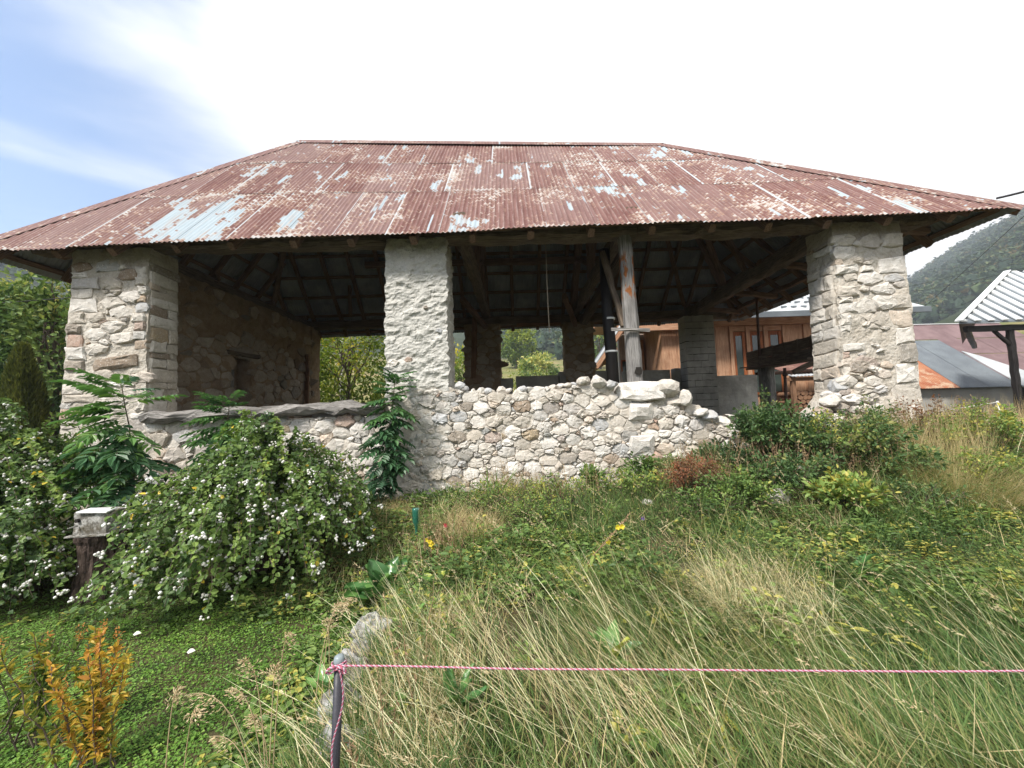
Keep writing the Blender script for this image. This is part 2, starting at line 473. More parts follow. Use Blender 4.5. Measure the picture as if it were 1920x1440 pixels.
chalk = n.mix(n.noise(ruv, 14, 5, .7), (.33, .325, .32), (.53, .535, .53))
col = n.mix(n.step(sm, n.ma('SUBTRACT', thr, .07), thr), paint, n.mix(.55, paint, rusty))
col = n.mix(fle, col, n.mix(n.step(n.noise(n.vec(u, t), 2.6, 3), .40, .62), chalk, n.mix(.38, chalk, rusty)))
col = n.mix(n.ma('MULTIPLY', n.step(big, .575, .615), .7), col, n.mix(.5, col, rusty))
runs = n.ma('MULTIPLY', n.step(n.noise(n.vec(n.ma('MULTIPLY', u, 14), n.ma('MULTIPLY', t, .5)), 1.5, 5, .65), .50, .68), .8)
col = n.mix(bigm, col, n.mix(runs, zinc, rusty))
col = n.mix(seam, col, n.mix(.4, chalk, zinc))
M['roof_paint'] = n.surf(col, n.ma('SUBTRACT', .66, n.ma('MULTIPLY', bigm, .10)), .25, bump=n.ma('ADD', n.ma('MULTIPLY', fle, -.5), n.noise(ruv, 40, 4)), bs=.2, bd=.006)
n = NT('roof_under'); p = n.pos()
M['roof_under'] = n.surf(n.mix(n.step(n.noise(p, 1.4, 5), .4, .65), (.22, .235, .255), (.34, .355, .375)), .6, .3)

def metal_mat(name, a, b, rough=.5, stretch=(1, 1, 1), rust=None):
    n = NT(name); p = n.vm('MULTIPLY', n.pos(), stretch)
    c = n.mix(n.step(n.noise(p, 1.2, 6, .6), .35, .7), a, b)
    if rust: c = n.mix(n.step(n.noise(p, 2.5, 6, .65), .5, .64), c, rust)
    M[name] = n.surf(c, rough, .4, bump=n.noise(p, 20, 4), bs=.1)
metal_mat('rust_sheet', (.13, .06, .05), (.19, .10, .08), .7, rust=(.22, .13, .10))
metal_mat('rust_orange', (.26, .08, .035), (.36, .17, .09), .75, rust=(.40, .27, .18))
metal_mat('grey_sheet', (.105, .12, .135), (.145, .165, .18), .5)
metal_mat('mauve_sheet', (.13, .080, .082), (.19, .125, .125), .65)
metal_mat('light_sheet', (.36, .38, .39), (.50, .52, .53), .4)
metal_mat('zinc_white', (.62, .64, .64), (.75, .76, .75), .4)
metal_mat('rusty_iron', (.09, .05, .035), (.18, .09, .06), .7)
metal_mat('post_paint', (.022, .022, .030), (.048, .047, .058), .45)
metal_mat('post_cap', (.16, .20, .22), (.25, .29, .30), .4)
plain('render_wall', (.34, .33, .31), .9, .3, 2.0)
plain('white_plastic', (.75, .76, .75), .4, .05)
plain('cable', (.02, .02, .022), .5, .1)
plain('dark_gap', (.02, .017, .014), .9, .2)
n = NT('glass'); M['glass'] = n.surf((.05, .065, .06), .05, .8)
n = NT('bottle_glass'); p_ = n.nd('ShaderNodeBsdfPrincipled'); n.put(p_.inputs['Base Color'], (.03, .16, .11)); n.put(p_.inputs['Roughness'], .08)
n.put(p_.inputs['Transmission Weight'], .35); n.t.links.new(p_.outputs[0], n.out.inputs[0]); M['bottle_glass'] = n.m

def leaf_mat(name, stops, trans=.35, rough=.5, spec=.3):
    n = NT(name); t = n.attr('tint'); p = n.pos()
    t2 = n.ma('ADD', t, n.ma('MULTIPLY', n.ma('SUBTRACT', n.noise(p, 3.0, 3), .5), .25), clamp=True)
    c = n.ramp(t2, stops)
    tc_ = n.mix(.5, c, n.mix(1.0, c, (1.0, 1.0, .35), 'MULTIPLY'))
    M[name] = n.surf(c, rough, spec, trans=trans, tcol=tc_)
leaf_mat('leaf_snowberry', [(0, (0.055, 0.105, 0.035)), (.45, (0.135, 0.219, 0.056)), (.8, (0.227, 0.324, 0.075)), (.95, (0.376, 0.419, 0.085)), (1, (0.850, 0.606, 0.075))])
leaf_mat('leaf_bramble', [(0, (0.041, 0.079, 0.034)), (.45, (0.082, 0.152, 0.053)), (.8, (0.144, 0.218, 0.076)), (1, (0.307, 0.304, 0.095))])
leaf_mat('leaf_ash', [(0, (0.039, 0.099, 0.049)), (.5, (0.071, 0.165, 0.069)), (.85, (0.134, 0.272, 0.074)), (1, (0.249, 0.396, 0.083))], .3, .4)
leaf_mat('leaf_tree_dark', [(0, (0.045, 0.088, 0.034)), (.5, (0.114, 0.196, 0.061)), (.85, (0.254, 0.338, 0.097)), (1, (0.610, 0.566, 0.196))])
leaf_mat('leaf_tree_yellow', [(0, (0.081, 0.138, 0.025)), (.45, (0.176, 0.250, 0.037)), (.8, (0.324, 0.362, 0.044)), (1, (0.567, 0.450, 0.056))], .5)
leaf_mat('leaf_spirea', [(0, (.09, .16, .035)), (.30, (.20, .25, .045)), (.5, (.48, .38, .06)), (.8, (.66, .44, .07)), (1, (.60, .27, .08))], .45)
leaf_mat('leaf_weed', [(0, (0.055, 0.103, 0.031)), (.5, (0.135, 0.221, 0.059)), (.85, (0.243, 0.342, 0.083)), (1, (0.514, 0.462, 0.109))])
leaf_mat('leaf_red', [(0, (0.099, 0.074, 0.036)), (.5, (0.214, 0.099, 0.053)), (1, (0.363, 0.140, 0.066))])
leaf_mat('leaf_glossy', [(0, (0.039, 0.107, 0.036)), (.6, (0.080, 0.198, 0.058)), (.9, (0.178, 0.330, 0.083)), (1, (0.428, 0.462, 0.083))], .2, .3, .5)
leaf_mat('lawn', [(0, (0.080, 0.168, 0.034)), (.5, (0.164, 0.316, 0.053)), (.85, (0.293, 0.452, 0.087)), (1, (0.475, 0.549, 0.149))])
leaf_mat('grass', [(0, (0.050, 0.105, 0.030)), (.35, (0.117, 0.197, 0.050)), (.5, (0.236, 0.265, 0.085)), (.62, (0.470, 0.376, 0.179)), (.82, (0.760, 0.598, 0.342)), (1, (0.850, 0.820, 0.530))], .3, .55)
leaf_mat('dry_stem', [(0, (0.165, 0.096, 0.055)), (.4, (0.302, 0.193, 0.110)), (.75, (0.522, 0.399, 0.234)), (1, (0.756, 0.646, 0.426))], .2, .7)
leaf_mat('petal', [(0, (0.650, 0.500, 0.030)), (1, (0.800, 0.680, 0.060))], .3)
leaf_mat('berry', [(0, (0.682, 0.660, 0.594)), (1, (0.850, 0.850, 0.847))], .15, .4)
leaf_mat('bark', [(0, (0.066, 0.050, 0.038)), (1, (0.168, 0.132, 0.102))], .0, .9)
leaf_mat('conifer', [(0, (0.062, 0.083, 0.025)), (.6, (0.134, 0.157, 0.036)), (1, (0.232, 0.247, 0.058))])
leaf_mat('forest_leaf', [(0, (.028, .052, .028)), (.5, (.050, .085, .034)), (.75, (.085, .12, .040)), (.93, (.14, .155, .048)), (1, (.16, .12, .05))], .2, .7)
n = NT('pink_rope'); M['pink_rope'] = n.surf((.42, .11, .165), .8, .1)
n = NT('white_rope'); M['white_rope'] = n.surf((.50, .36, .42), .8, .1)
n = NT('pink_petal'); M['pink_petal'] = n.surf((.6, .03, .09), .6, .2)
n = NT('violet_petal'); M['violet_petal'] = n.surf((.2, .05, .5), .6, .2)
n = NT('boulder'); p = n.pos()
c_ = n.mix(n.step(n.noise(p, 14, 6, .65), .4, .62), (.17, .16, .14), (.50, .49, .465))
c_ = n.mix(n.ma('MULTIPLY', n.step(n.noise(p, 5, 4), .55, .66), .6), c_, (.09, .07, .035))
M['boulder'] = n.surf(c_, .95, .1, bump=n.noise(p, 26, 8, .7), bs=1.0, bd=.03)
n = NT('soil'); p = n.pos()
c_ = n.mix(n.step(n.noise(p, 4, 6), .35, .65), (.030, .040, .015), (.075, .060, .032))
x_ = n.xyz(p)
far_ = n.step(x_[1], 16, 30)
mead = n.mix(n.step(n.noise(p, .12, 5), .4, .65), (.14, .15, .05), (.25, .20, .10))
c_ = n.mix(far_, c_, mead)
# forest floor on the steep slopes
d_ = n.ma('SQRT', n.ma('ADD', n.ma('MULTIPLY', x_[0], x_[0]), n.ma('MULTIPLY', x_[1], x_[1])))
c_ = n.mix(n.step(n.ma('ADD', d_, n.ma('MULTIPLY', n.noise(p, .03, 3), 40)), 150, 180), c_, (.030, .042, .018))
# bare scree high up
c_ = n.mix(n.step(n.ma('ADD', x_[2], n.ma('MULTIPLY', n.noise(p, .012, 4), 60)), 205, 235), c_, (.25, .22, .19))
M['soil'] = n.surf(c_, .95, .1, bump=n.noise(p, 30, 5), bs=.6)

n = NT('stump_bark'); p = n.pos()
c_ = n.mix(n.step(n.noise(n.vm('MULTIPLY', p, (30, 30, 6)), 1.0, 6, .65), .38, .64), (.035, .026, .022), (.13, .095, .08))
M['stump_bark'] = n.surf(c_, .95, .1, bump=n.noise(n.vm('MULTIPLY', p, (40, 40, 9)), 1.0, 6, .7), bs=1.0, bd=.03)
# ------------------------------------------------------------------ ground and hills
def elev(az):
    return np.interp(az, [-180, -90, -60, -50, -40, -20, 0, 25, 38, 46, 53, 62, 90, 180], [4, 8, 17.5, 17, 15.5, 14, 14, 13, 10.5, 10.8, 15.0, 19, 12, 4])
def ground_z(x, y):
    x = np.asarray(x, float); y = np.asarray(y, float)
    bump = n2(x, y, 1.3, 3, 3) * .035
    zl = .30 * sst(3.2, 6, y)
    zr = .14 + .28 * sst(2, 5.8, y) + .47 * sst(.8, 3.9, x) * sst(3.0, 6, y)
    k = sst(-1.14, -.92, x + n2(x, y, 2.5, 9) * .07)
    z = zl + (zr - zl) * k
    z = z + (.95 - z) * sst(6.0, 7.6, y)
    z = z + (.86 - z) * sst(6.0, 8.5, x) * sst(4, 7, y)
    r = np.hypot(x, y)
    az = np.degrees(np.arctan2(x, y))
    top = np.tan(np.radians(elev(az))) * 700
    k = np.clip((r - 30) / 670, 0, 1)
    hill = top * k ** 1.18 * (1 - .25 * sst(700, 1400, r)) + n2(x, y, .008, 21, 3) * 12 * sst(60, 300, r)
    return z + bump * sst(40, 20, r) + hill

rad = np.concatenate([[0.0], np.geomspace(.35, 60, 150), np.geomspace(63, 1500, 70)])
ang = np.radians(np.arange(0, 360, 1.2))
rr_, aa_ = np.meshgrid(rad, ang, indexing='ij')
gx, gy = rr_ * np.sin(aa_), rr_ * np.cos(aa_)
gz = ground_z(gx, gy)
GV = np.stack([gx.ravel(), gy.ravel(), gz.ravel()], 1)
nA = len(ang)
i_, j_ = np.meshgrid(np.arange(len(rad) - 1), np.arange(nA), indexing='ij'); i_ = i_.ravel(); j_ = j_.ravel(); k_ = (j_ + 1) % nA
ground = link('ground', mesh('ground', GV, np.stack([i_*nA+j_, (i_+1)*nA+j_, (i_+1)*nA+k_, i_*nA+k_], 1), M['soil'], smooth=True))
tag(ground, kind='structure')

# village lane behind the garden, to the right
xs = np.linspace(7.6, 40, 40)
LV = []
for x in xs:
    for y in (8.9 + .02 * x, 11.6 + .05 * x):
        LV.append((x, y, float(ground_z(x, y)) + .02))
LV = np.array(LV); q = np.arange(len(xs) - 1)
plain('lane', (.33, .315, .29), .9, .2, 3)
tag(link('lane', mesh('lane', LV, np.stack([q*2, q*2+2, q*2+3, q*2+1], 1), M['lane'])), kind='structure')

# ------------------------------------------------------------------ masonry
def clip(poly, nx, ny, c):
    out = []
    for i in range(len(poly)):
        a = poly[i]; b = poly[(i + 1) % len(poly)]
        da = a[0]*nx + a[1]*ny - c; db = b[0]*nx + b[1]*ny - c
        if da <= 0: out.append(a)
        if (da < 0 < db) or (db < 0 < da):
            t = da / (da - db); out.append((a[0] + (b[0]-a[0])*t, a[1] + (b[1]-a[1])*t))
    return out

def rubble_cells(u0, u1, v0, v1, rmin, rmax, k=1.45, seed=0, tries=5000, inside=None):
    """random rubble: packed stones of mixed size, k = width to height; -> list of (centre, polygon, radius)"""
    rr = np.random.default_rng(seed)
    m = rmax * 2
    U0, U1 = (u0 - m) / k, (u1 + m) / k
    rs = np.sort(rmin + (rmax - rmin) * rr.random(tries) ** 2.2)[::-1]
    pu = rr.uniform(U0, U1, tries); pv = rr.uniform(v0 - m, v1 + m, tries)
    S = np.zeros((tries, 3)); c = 0
    for r_, a, b in zip(rs, pu, pv):
        if c:
            d = np.hypot(S[:c, 0] - a, S[:c, 1] - b)
            if (d < .80 * (S[:c, 2] + r_)).any(): continue
        S[c] = (a, b, r_); c += 1
    S = S[:c]; out = []
    for i in range(c):
        a, b, r_ = S[i]
        if not (u0 <= a * k <= u1 and v0 <= b <= v1): continue
        if inside is not None and not inside(a * k, b): continue
        d = np.hypot(S[:, 0] - a, S[:, 1] - b)
        poly = [(a-r_*1.7, b-r_*1.7), (a+r_*1.7, b-r_*1.7), (a+r_*1.7, b+r_*1.7), (a-r_*1.7, b+r_*1.7)]
        for j in np.argsort(d)[1:18]:
            if d[j] > 3.4 * rmax: break
            nx, ny = (S[j, 0] - a) / d[j], (S[j, 1] - b) / d[j]
            s_ = (d[j]**2 + r_**2 - S[j, 2]**2) / (2 * d[j])
            poly = clip(poly, nx, ny, a*nx + b*ny + s_)
            if len(poly) < 3: break
        if len(poly) >= 3: out.append(((a * k, b), [(p * k, q) for p, q in poly], r_))
    return out

def course_cells(u0f, u1f, v0, v1, hmin, hmax, wmin, wmax, seed=0, keep=.75, over=.02):
    """rough courses of squared stone; u0f, u1f: pillar edges as functions of height"""
    rr = np.random.default_rng(seed); out = []; v = v0
    while v < v1 - .05:
        h = min(rr.uniform(hmin, hmax), v1 - v)
        a, b = u0f(v + h/2) - rr.uniform(-.005, over), u1f(v + h/2) + rr.uniform(-.005, over)
        u = a
        tl = rr.uniform(-.05, .05)
        while u < b - .02:
            w = rr.uniform(wmin, wmax)
            if u == a and rr.random() < .55: w = rr.uniform(wmax*.8, wmax*1.5)
            if b - (u + w) < wmin * .8: w = b - u
            edge = (u == a) or (u + w >= b - 1e-6)
            hh = h
            parts = [(v, h)]
            if h > .16 and not edge and rr.random() < .5:
                f = rr.uniform(.35, .65); parts = [(v, h*f), (v + h*f, h*(1-f))]
            for vv, h2 in parts:
                if rr.random() < keep or (edge and rr.random() < .8):
                    j = lambda s: rr.normal(0, s)
                    x0, x1 = u, u + w
                    sk = tl * (x0 - (a+b)/2); sk2 = tl * (x1 - (a+b)/2)
                    P = [(x0+j(.008), vv+sk+j(.012)), ((x0+x1)/2+j(.03), vv+(sk+sk2)/2+j(.012)), (x1+j(.008), vv+sk2+j(.012)), (x1+j(.01), vv+h2/2+(sk+sk2)/2),
                         (x1+j(.01), vv+h2+sk2+j(.012)), ((x0+x1)/2+j(.03), vv+h2+(sk+sk2)/2+j(.012)), (x0+j(.01), vv+h2+sk+j(.012)), (x0+j(.01), vv+h2/2+sk)]
                    out.append((((x0+x1)/2, vv + h2/2), P, min(w, h2) / 2))
            u += w
        v += h
    return out

def stone_geo(poly, r_, fmap, seed, gap=.008, depth=.05, back=.06, chaikin=True, rough=.07, tl=.14):
    """fmap(u, v, d) -> world point, d = how far the stone stands out of the wall"""
    rr = np.random.default_rng(seed)
    P = np.array(poly); 
    if chaikin:
        Q = np.roll(P, -1, 0); P = np.stack([P * .84 + Q * .16, P * .16 + Q * .84], 1).reshape(-1, 2)
    # drop points that sit on top of one another
    keep = [0]
    for i in range(1, len(P)):
        if np.hypot(*(P[i] - P[keep[-1]])) > r_ * .18: keep.append(i)
    P = P[keep]
    if len(P) < 4: return None
    c = P.mean(0); ext = np.hypot(*(P - c).T).mean()
    P = c + (P - c) * max(.55, 1 - gap / max(ext, .02))
    P = P + rr.normal(0, r_ * rough, P.shape)
    n = len(P)
    tilt = rr.normal(0, tl, 2)
    def ring(s, d, jd):
        q = c + (P - c) * s + (rr.normal(0, r_ * rough * .7, P.shape) if s < 1 else 0)
        dd = d + rr.normal(0, jd, n) + (q - c) @ tilt * (1 if d > 0 else 0)
        return np.concatenate([q, np.clip(dd, -back, depth * 1.25)[:, None]], 1)
    A = np.concatenate([ring(1.0, -back, 0), ring(1.0, depth * .30, depth * .12), ring(.86, depth * .78, depth * .16), ring(.48, depth, depth * .16), [[c[0], c[1], depth * rr.uniform(.85, 1.2)]]])
    W_ = np.array([fmap(*a) for a in A])
    i = np.arange(n); k = (i + 1) % n
    F = [np.concatenate([np.stack([l*n+i, l*n+k, (l+1)*n+k, (l+1)*n+i], 1) for l in range(3)]), np.stack([3*n+i, 3*n+k, np.full(n, 4*n)], 1)]
    return W_, F

def rock_geo(seed, sub=2, amp=.28):
    import bmesh
    bm = bmesh.new(); bmesh.ops.create_icosphere(bm, subdivisions=sub, radius=1)
    V = np.array([v.co[:] for v in bm.verts]); F = np.array([[v.index for v in f.verts] for f in bm.faces]); bm.free()
    rr = np.random.default_rng(seed)
    # planes chop the ball into a block
    for _ in range(7):
        d = rr.normal(0, 1, 3); d /= np.linalg.norm(d); o = rr.uniform(.55, .85)
        s_ = V @ d; V = V - np.maximum(0, s_ - o)[:, None] * d
    V = V * (1 + amp * .35 * fbm(V * 2.2 + seed, seed, 2))[:, None]
    return V, F

# ------------------------------------------------------------------ the barn
barn = thing('barn', 'derelict open stone barn with rubble pillars and a rusty peeling corrugated hipped roof', 'barn', (-.3, 9.2, .6))
STONES = []      # candidates: (size in the picture, geometry, tint, parent, material)
rs_ = random.Random(5)
def tint():
    t = rs_.random()
    return rs_.uniform(0, .62) if t < .72 else (rs_.uniform(.64, .82) if t < .87 else rs_.uniform(.83, 1))
sid = [0]
def lay(cells, fmap, parent, mat, show=1.0, **k):
    for c, poly, r_ in cells:
        sid[0] += 1
        kk = dict(k); d = kk.pop('d', (.03, .07))
        g = stone_geo(poly, r_, fmap, sid[0], depth=rs_.uniform(*d), **kk)
        if g is None: continue
        P = np.array(poly); size = (np.ptp(P[:, 0]) * np.ptp(P[:, 1])) * show
        STONES.append((size, g, tint(), parent, mat))

FY = 6.0
fmap_front = lambda u, v, d: (u, FY - d, v)
# three front pillars
def pillar(x0, x1, y1, z0, z1, mat, seed, taper=.05, amp=.014, step=.05, freq=7, anis=1.0):
    V, F = rough_box_geo(x0, x1, FY + (.012 if mat is M['mortar'] else 0), y1, z0, z1, step, amp, freq, seed, taper, anis)
    return part('pillar', V, F, mat, barn)
pl = pillar(-7.0, -5.78, 6.55, .0, 4.45, M['mortar'], 1, .07, .02)
pc = pillar(-1.97, -1.0, 6.6, .2, 4.47, M['plaster'], 2, .03, .030, .026, 8.5, 1.6)
pr = pillar(5.22, 6.33, 6.55, .4, 4.52, M['mortar'], 3, .06, .024)
pl['label'] = 'coursed pale stone corner pillar with a brown slab set in it'
pc['label'] = 'roughcast grey plaster pillar'
pr['label'] = 'stone corner pillar of big white and brown blocks, broken at its foot'
tp = lambda x, s, t: (lambda v: x + s * t * (4.45 - v) / 4.4)
def quoins(u_out, side, v0, v1, seed, par_, hs=(.10, .26), ws=(.20, .55), keep=.85):
    # squared stones up the outer edge of a pillar, long and short in turn
    rr = np.random.default_rng(seed); v = v0; out = []; i = 0
    while v < v1 - .06:
        h = min(rr.uniform(*hs), v1 - v); w = rr.uniform(*ws) * (1.0 if i % 2 else .75); i += 1
        if rr.random() < keep:
            a = u_out(v + h / 2) + side * rr.uniform(-.012, .018); b_ = a - side * w
            x0, x1 = min(a, b_), max(a, b_); j = lambda s: rr.normal(0, s)
            P = [(x0+j(.012), v+j(.010)), ((x0+x1)/2+j(.02), v+j(.012)), (x1+j(.012), v+j(.010)), (x1+j(.014), v+h/2), (x1+j(.012), v+h+j(.010)), ((x0+x1)/2+j(.02), v+h+j(.014)), (x0+j(.012), v+h+j(.010)), (x0+j(.016), v+h/2)]
            out.append((((x0+x1)/2, v + h/2), P, min(w, h) / 2))
        v += h
    return out
ql = quoins(tp(-7.0, -1, .07), -1, .5, 4.2, 131, pl); qr = quoins(tp(6.33, 1, .06), 1, .8, 4.3, 132, pr, (.14, .36), (.22, .5))
ql2 = quoins(tp(-5.78, 1, .07), 1, .5, 4.2, 133, pl, (.08, .2), (.14, .3), .6); qr2 = quoins(tp(5.22, -1, .06), -1, 1.2, 4.2, 134, pr, (.08, .2), (.16, .4), .75)
for q in (ql, qr, ql2, qr2): lay(q, fmap_front, pl if q in (ql, ql2) else pr, M['stone'], 1.5, d=(.016, .045), gap=.009, back=.12, chaikin=False, rough=.06, tl=.03)
def inner(qs, u0f, u1f):
    bb = [(min(p[0] for p in P), max(p[0] for p in P), min(p[1] for p in P), max(p[1] for p in P)) for _, P, _ in qs]
    return lambda a, b: u0f(b) + .05 < a < u1f(b) - .05 and not any(x0 - .06 < a < x1 + .06 and z0 - .03 < b < z1 + .03 for x0, x1, z0, z1 in bb)
lay([c for c in rubble_cells(-7.1, -5.7, .5, 4.2, .03, .105, 1.9, 31, 5000, inner(ql + ql2, tp(-7.0, -1, .07), tp(-5.78, 1, .07))) if rs_.random() < .80 and not (-6.68 < c[0][0] < -5.8 and 2.4 < c[0][1] < 2.76)], fmap_front, pl, M['stone'], .7, d=(.010, .042), gap=.009, back=.05, rough=.10, tl=.08)
lay([c for c in rubble_cells(5.1, 6.45, .85, 4.25, .03, .125, 1.8, 33, 5000, inner(qr + qr2, tp(5.22, -1, .06), tp(6.33, 1, .06))) if rs_.random() < .84], fmap_front, pr, M['stone'], .7, d=(.012, .055), gap=.009, back=.05, rough=.10, tl=.10)
# reveals of the corner pillars, seen obliquely
lay(course_cells(lambda v: 6.04, lambda v: 6.53, .8, 4.2, .1, .26, .16, .34, 35, .5), lambda u, v, d: (-5.76 + .07 * (4.45 - v) / 4.4 + d, u, v), pl, M['stone'], .3, d=(.008, .03), back=.05, chaikin=False, tl=.03)
lay(course_cells(lambda v: 6.04, lambda v: 6.53, 1.0, 4.25, .1, .26, .16, .34, 36, .5), lambda u, v, d: (5.20 - .06 * (4.45 - v) / 4.4 - d, u, v), pr, M['stone'], .3, d=(.008, .04), back=.05, chaikin=False, tl=.03)
# outer flank of the corner pillars
lay(course_cells(lambda v: 6.04, lambda v: 6.53, .8, 4.2, .1, .26, .16, .34, 37, .5), lambda u, v, d: (-7.02 - .07 * (4.45 - v) / 4.4 - d, u, v), pl, M['stone'], .1, d=(.008, .03), back=.05, chaikin=False, tl=.03)
lay(course_cells(lambda v: 6.04, lambda v: 6.53, 1.0, 4.25, .1, .26, .16, .34, 38, .5), lambda u, v, d: (6.35 + .06 * (4.45 - v) / 4.4 + d, u, v), pr, M['stone'], .1, d=(.008, .04), back=.05, chaikin=False, tl=.03)
# long brown slab let into the corner pillar, a few stones that show through the roughcast
for poly, r_, t_, par_, d_ in (
        ([(-6.62, 2.44), (-6.1, 2.50), (-5.87, 2.53), (-5.86, 2.63), (-5.88, 2.72), (-6.3, 2.68), (-6.56, 2.64), (-6.6, 2.55)], .09, .865, pl, .055),
        ([(-1.68, 2.44), (-1.60, 2.42), (-1.55, 2.47), (-1.56, 2.53), (-1.63, 2.55), (-1.69, 2.5)], .05, .95, pc, .03),
        ([(-1.17, 2.92), (-1.08, 2.90), (-1.06, 2.96), (-1.12, 3.0), (-1.18, 2.98)], .045, .70, pc, .03),
        ([(-1.37, 3.30), (-1.29, 3.29), (-1.28, 3.33), (-1.33, 3.37), (-1.38, 3.34)], .04, .88, pc, .03),
        ([(-1.95, 2.38), (-1.80, 2.40), (-1.75, 2.47), (-1.85, 2.52), (-1.96, 2.47)], .05, .25, pc, .03)):
    sid[0] += 1
    STONES.append((9.0, stone_geo(poly, r_, fmap_front, sid[0], depth=d_, back=.08, chaikin=False, rough=.02), t_, par_, M['stone']))

# low front wall, fallen away on the right
TOPX = [-5.7, -2.0, -1.9, -.95, -.6, 0, .5, 1.0, 1.25, 1.55, 1.64, 2.32, 2.42, 2.52, 2.72, 2.95, 3.2, 3.38, 3.50, 3.60]
TOPZ = [1.66, 1.68, 2.05, 2.10, 1.97, 1.97, 1.99, 2.05, 2.08, 1.99, 1.86, 1.86, 1.88, 1.84, 1.70, 1.50, 1.40, 1.34, 1.18, .85]
wtop = lambda x: float(np.interp(x, TOPX, TOPZ))
def low_wall(name, xa, xb, zb, topf, y0, y1, seed, mat):
    nx = int((xb - xa) / .05); nz = 26
    X = np.linspace(xa, xb, nx + 1); mb = MB()
    g = np.array([[(x, y0, zb + (topf(x) - .05 - zb) * j / nz) for j in range(nz + 1)] for x in X])
    b_ = np.array([[(x, y1, zb + (topf(x) - .05 - zb) * j / nz) for j in range(nz + 1)] for x in X])
    idx = np.arange((nx+1)*(nz+1)).reshape(nx+1, nz+1)
    q = lambda I: np.stack([I[:-1, :-1].ravel(), I[1:, :-1].ravel(), I[1:, 1:].ravel(), I[:-1, 1:].ravel()], 1)
    V = np.concatenate([g.reshape(-1, 3), b_.reshape(-1, 3)])
    n0 = idx.size
    cap = np.stack([idx[:-1, -1], idx[1:, -1], idx[1:, -1] + n0, idx[:-1, -1] + n0], 1)
    e1 = np.stack([idx[0, :-1], idx[0, 1:], idx[0, 1:] + n0, idx[0, :-1] + n0], 1)
    e2 = np.stack([idx[-1, :-1], idx[-1, :-1] + n0, idx[-1, 1:] + n0, idx[-1, 1:]], 1)
    V = V + .02 * np.stack([fbm(V*6, seed), fbm(V*6+9, seed+1), fbm(V*6+17, seed+2)], 1)
    return part(name, V, [q(idx), q(idx)[:, ::-1] + n0, cap, e1, e2], mat, barn)
fw = low_wall('front_wall', -5.75, 3.55, .1, wtop, FY + .004, FY + .52, 40, M['mortar'])
fw['label'] = 'waist-high rubble wall between the pillars, collapsed at one end'
gnd = lambda x: float(ground_z(x, 5.8))
ok = lambda a, b: gnd(a) - .12 < b < wtop(a) - .035 and not (1.60 < a < 2.34 and b > 1.74) and not (-2.0 < a < -.95 and b > 2.0)
lay([c for c in rubble_cells(-1.5, 3.55, .35, 2.1, .024, .100, 1.45, 41, 24000, ok)], fmap_front, fw, M['stone'], d=(.012, .055), gap=.004, back=.07, rough=.10)
lay([c for c in rubble_cells(-5.7, -1.5, .35, 2.1, .04, .12, 1.4, 42, 9000, ok)], fmap_front, fw, M['stone'], .35, d=(.010, .05), gap=.006, back=.07, rough=.10)
# face of the broken end
lay(rubble_cells(6.05, 6.5, .5, 1.5, .06, .11, 1.3, 43, 500), lambda u, v, d: (3.52 + d - .12 * (v - .8), u, v), fw, M['stone'], .2, d=(.02, .07))
# the block that carries the timber post, and the pad stones round it
for poly, r_, t_ in (([(1.64, 1.76), (2.0, 1.73), (2.36, 1.77), (2.40, 1.90), (2.37, 2.03), (2.05, 2.06), (1.68, 2.05), (1.62, 1.92)], .12, .42),
                     ([(1.80, 1.45), (2.18, 1.44), (2.2, 1.58), (2.17, 1.72), (1.82, 1.72), (1.78, 1.58)], .13, .30),
                     ([(1.78, .88), (2.16, .87), (2.18, 1.05), (2.16, 1.22), (1.80, 1.22), (1.76, 1.05)], .13, .36)):
    sid[0] += 1
    STONES.append((9.0, stone_geo(poly, r_, fmap_front, sid[0], depth=.10, back=.40, chaikin=False, rough=.05), t_, fw, M['stone']))
# broken stub at the foot of the right pillar
STX = [4.55, 4.75, 4.95, 5.1, 5.25, 5.45, 5.6]; STZ = [.95, 1.42, 1.62, 1.80, 2.1, 2.2, 2.2]
stub = low_wall('wall_stub', 4.5, 5.5, .5, lambda x: float(np.interp(x, STX, STZ)), FY + .04, FY + .5, 47, M['mortar'])
lay(rubble_cells(4.45, 5.75, .8, 2.25, .05, .10, 1.5, 48, 2500, lambda a, b: b < np.interp(a, STX, STZ) + .02), lambda u, v, d: (u, FY - .02 - d, v), stub, M['stone'], .8, d=(.03, .1), gap=.008, back=.07)

# loose stones lying on the broken crest
ROCKS = [mesh('loose_stone', *rock_geo(60 + i, 2), M['stone'], attrs={'tint': np.full(42, t_)}) for i, t_ in enumerate((.15, .3, .4, .5, .7, .25))]
def loose(x, y, z, s, par_, name='loose_stone'):
    o = link(name, ROCKS[rs_.randrange(6)], par_, (x, y, z))
    o.scale = (s * rs_.uniform(.9, 1.5), s * rs_.uniform(.8, 1.2), s * rs_.uniform(.6, .95))
    o.rotation_euler = (rs_.uniform(-.3, .3), rs_.uniform(-.3, .3), rs_.uniform(0, 6.28))
    return o
for x in np.arange(-.85, 3.5, .115):
    if 1.55 < x < 2.38: continue
    s = rs_.uniform(.035, .085) if x < 1.0 else rs_.uniform(.05, .12)
    loose(x + rs_.uniform(-.05, .05), FY + rs_.uniform(-.02, .2), wtop(x) + .0, s, fw)
for x, dz, s in ((1.12, .03, .11), (1.36, .02, .13), (1.55, .02, .10), (2.42, .05, .16), (2.5, -.12, .15), (2.66, .03, .14), (2.9, .0, .13), (3.05, .02, .15), (3.25, .0, .13), (3.42, -.05, .14), (3.5, -.2, .12)):
    loose(x, FY + rs_.uniform(-.06, .05), wtop(x) + dz, s, fw)
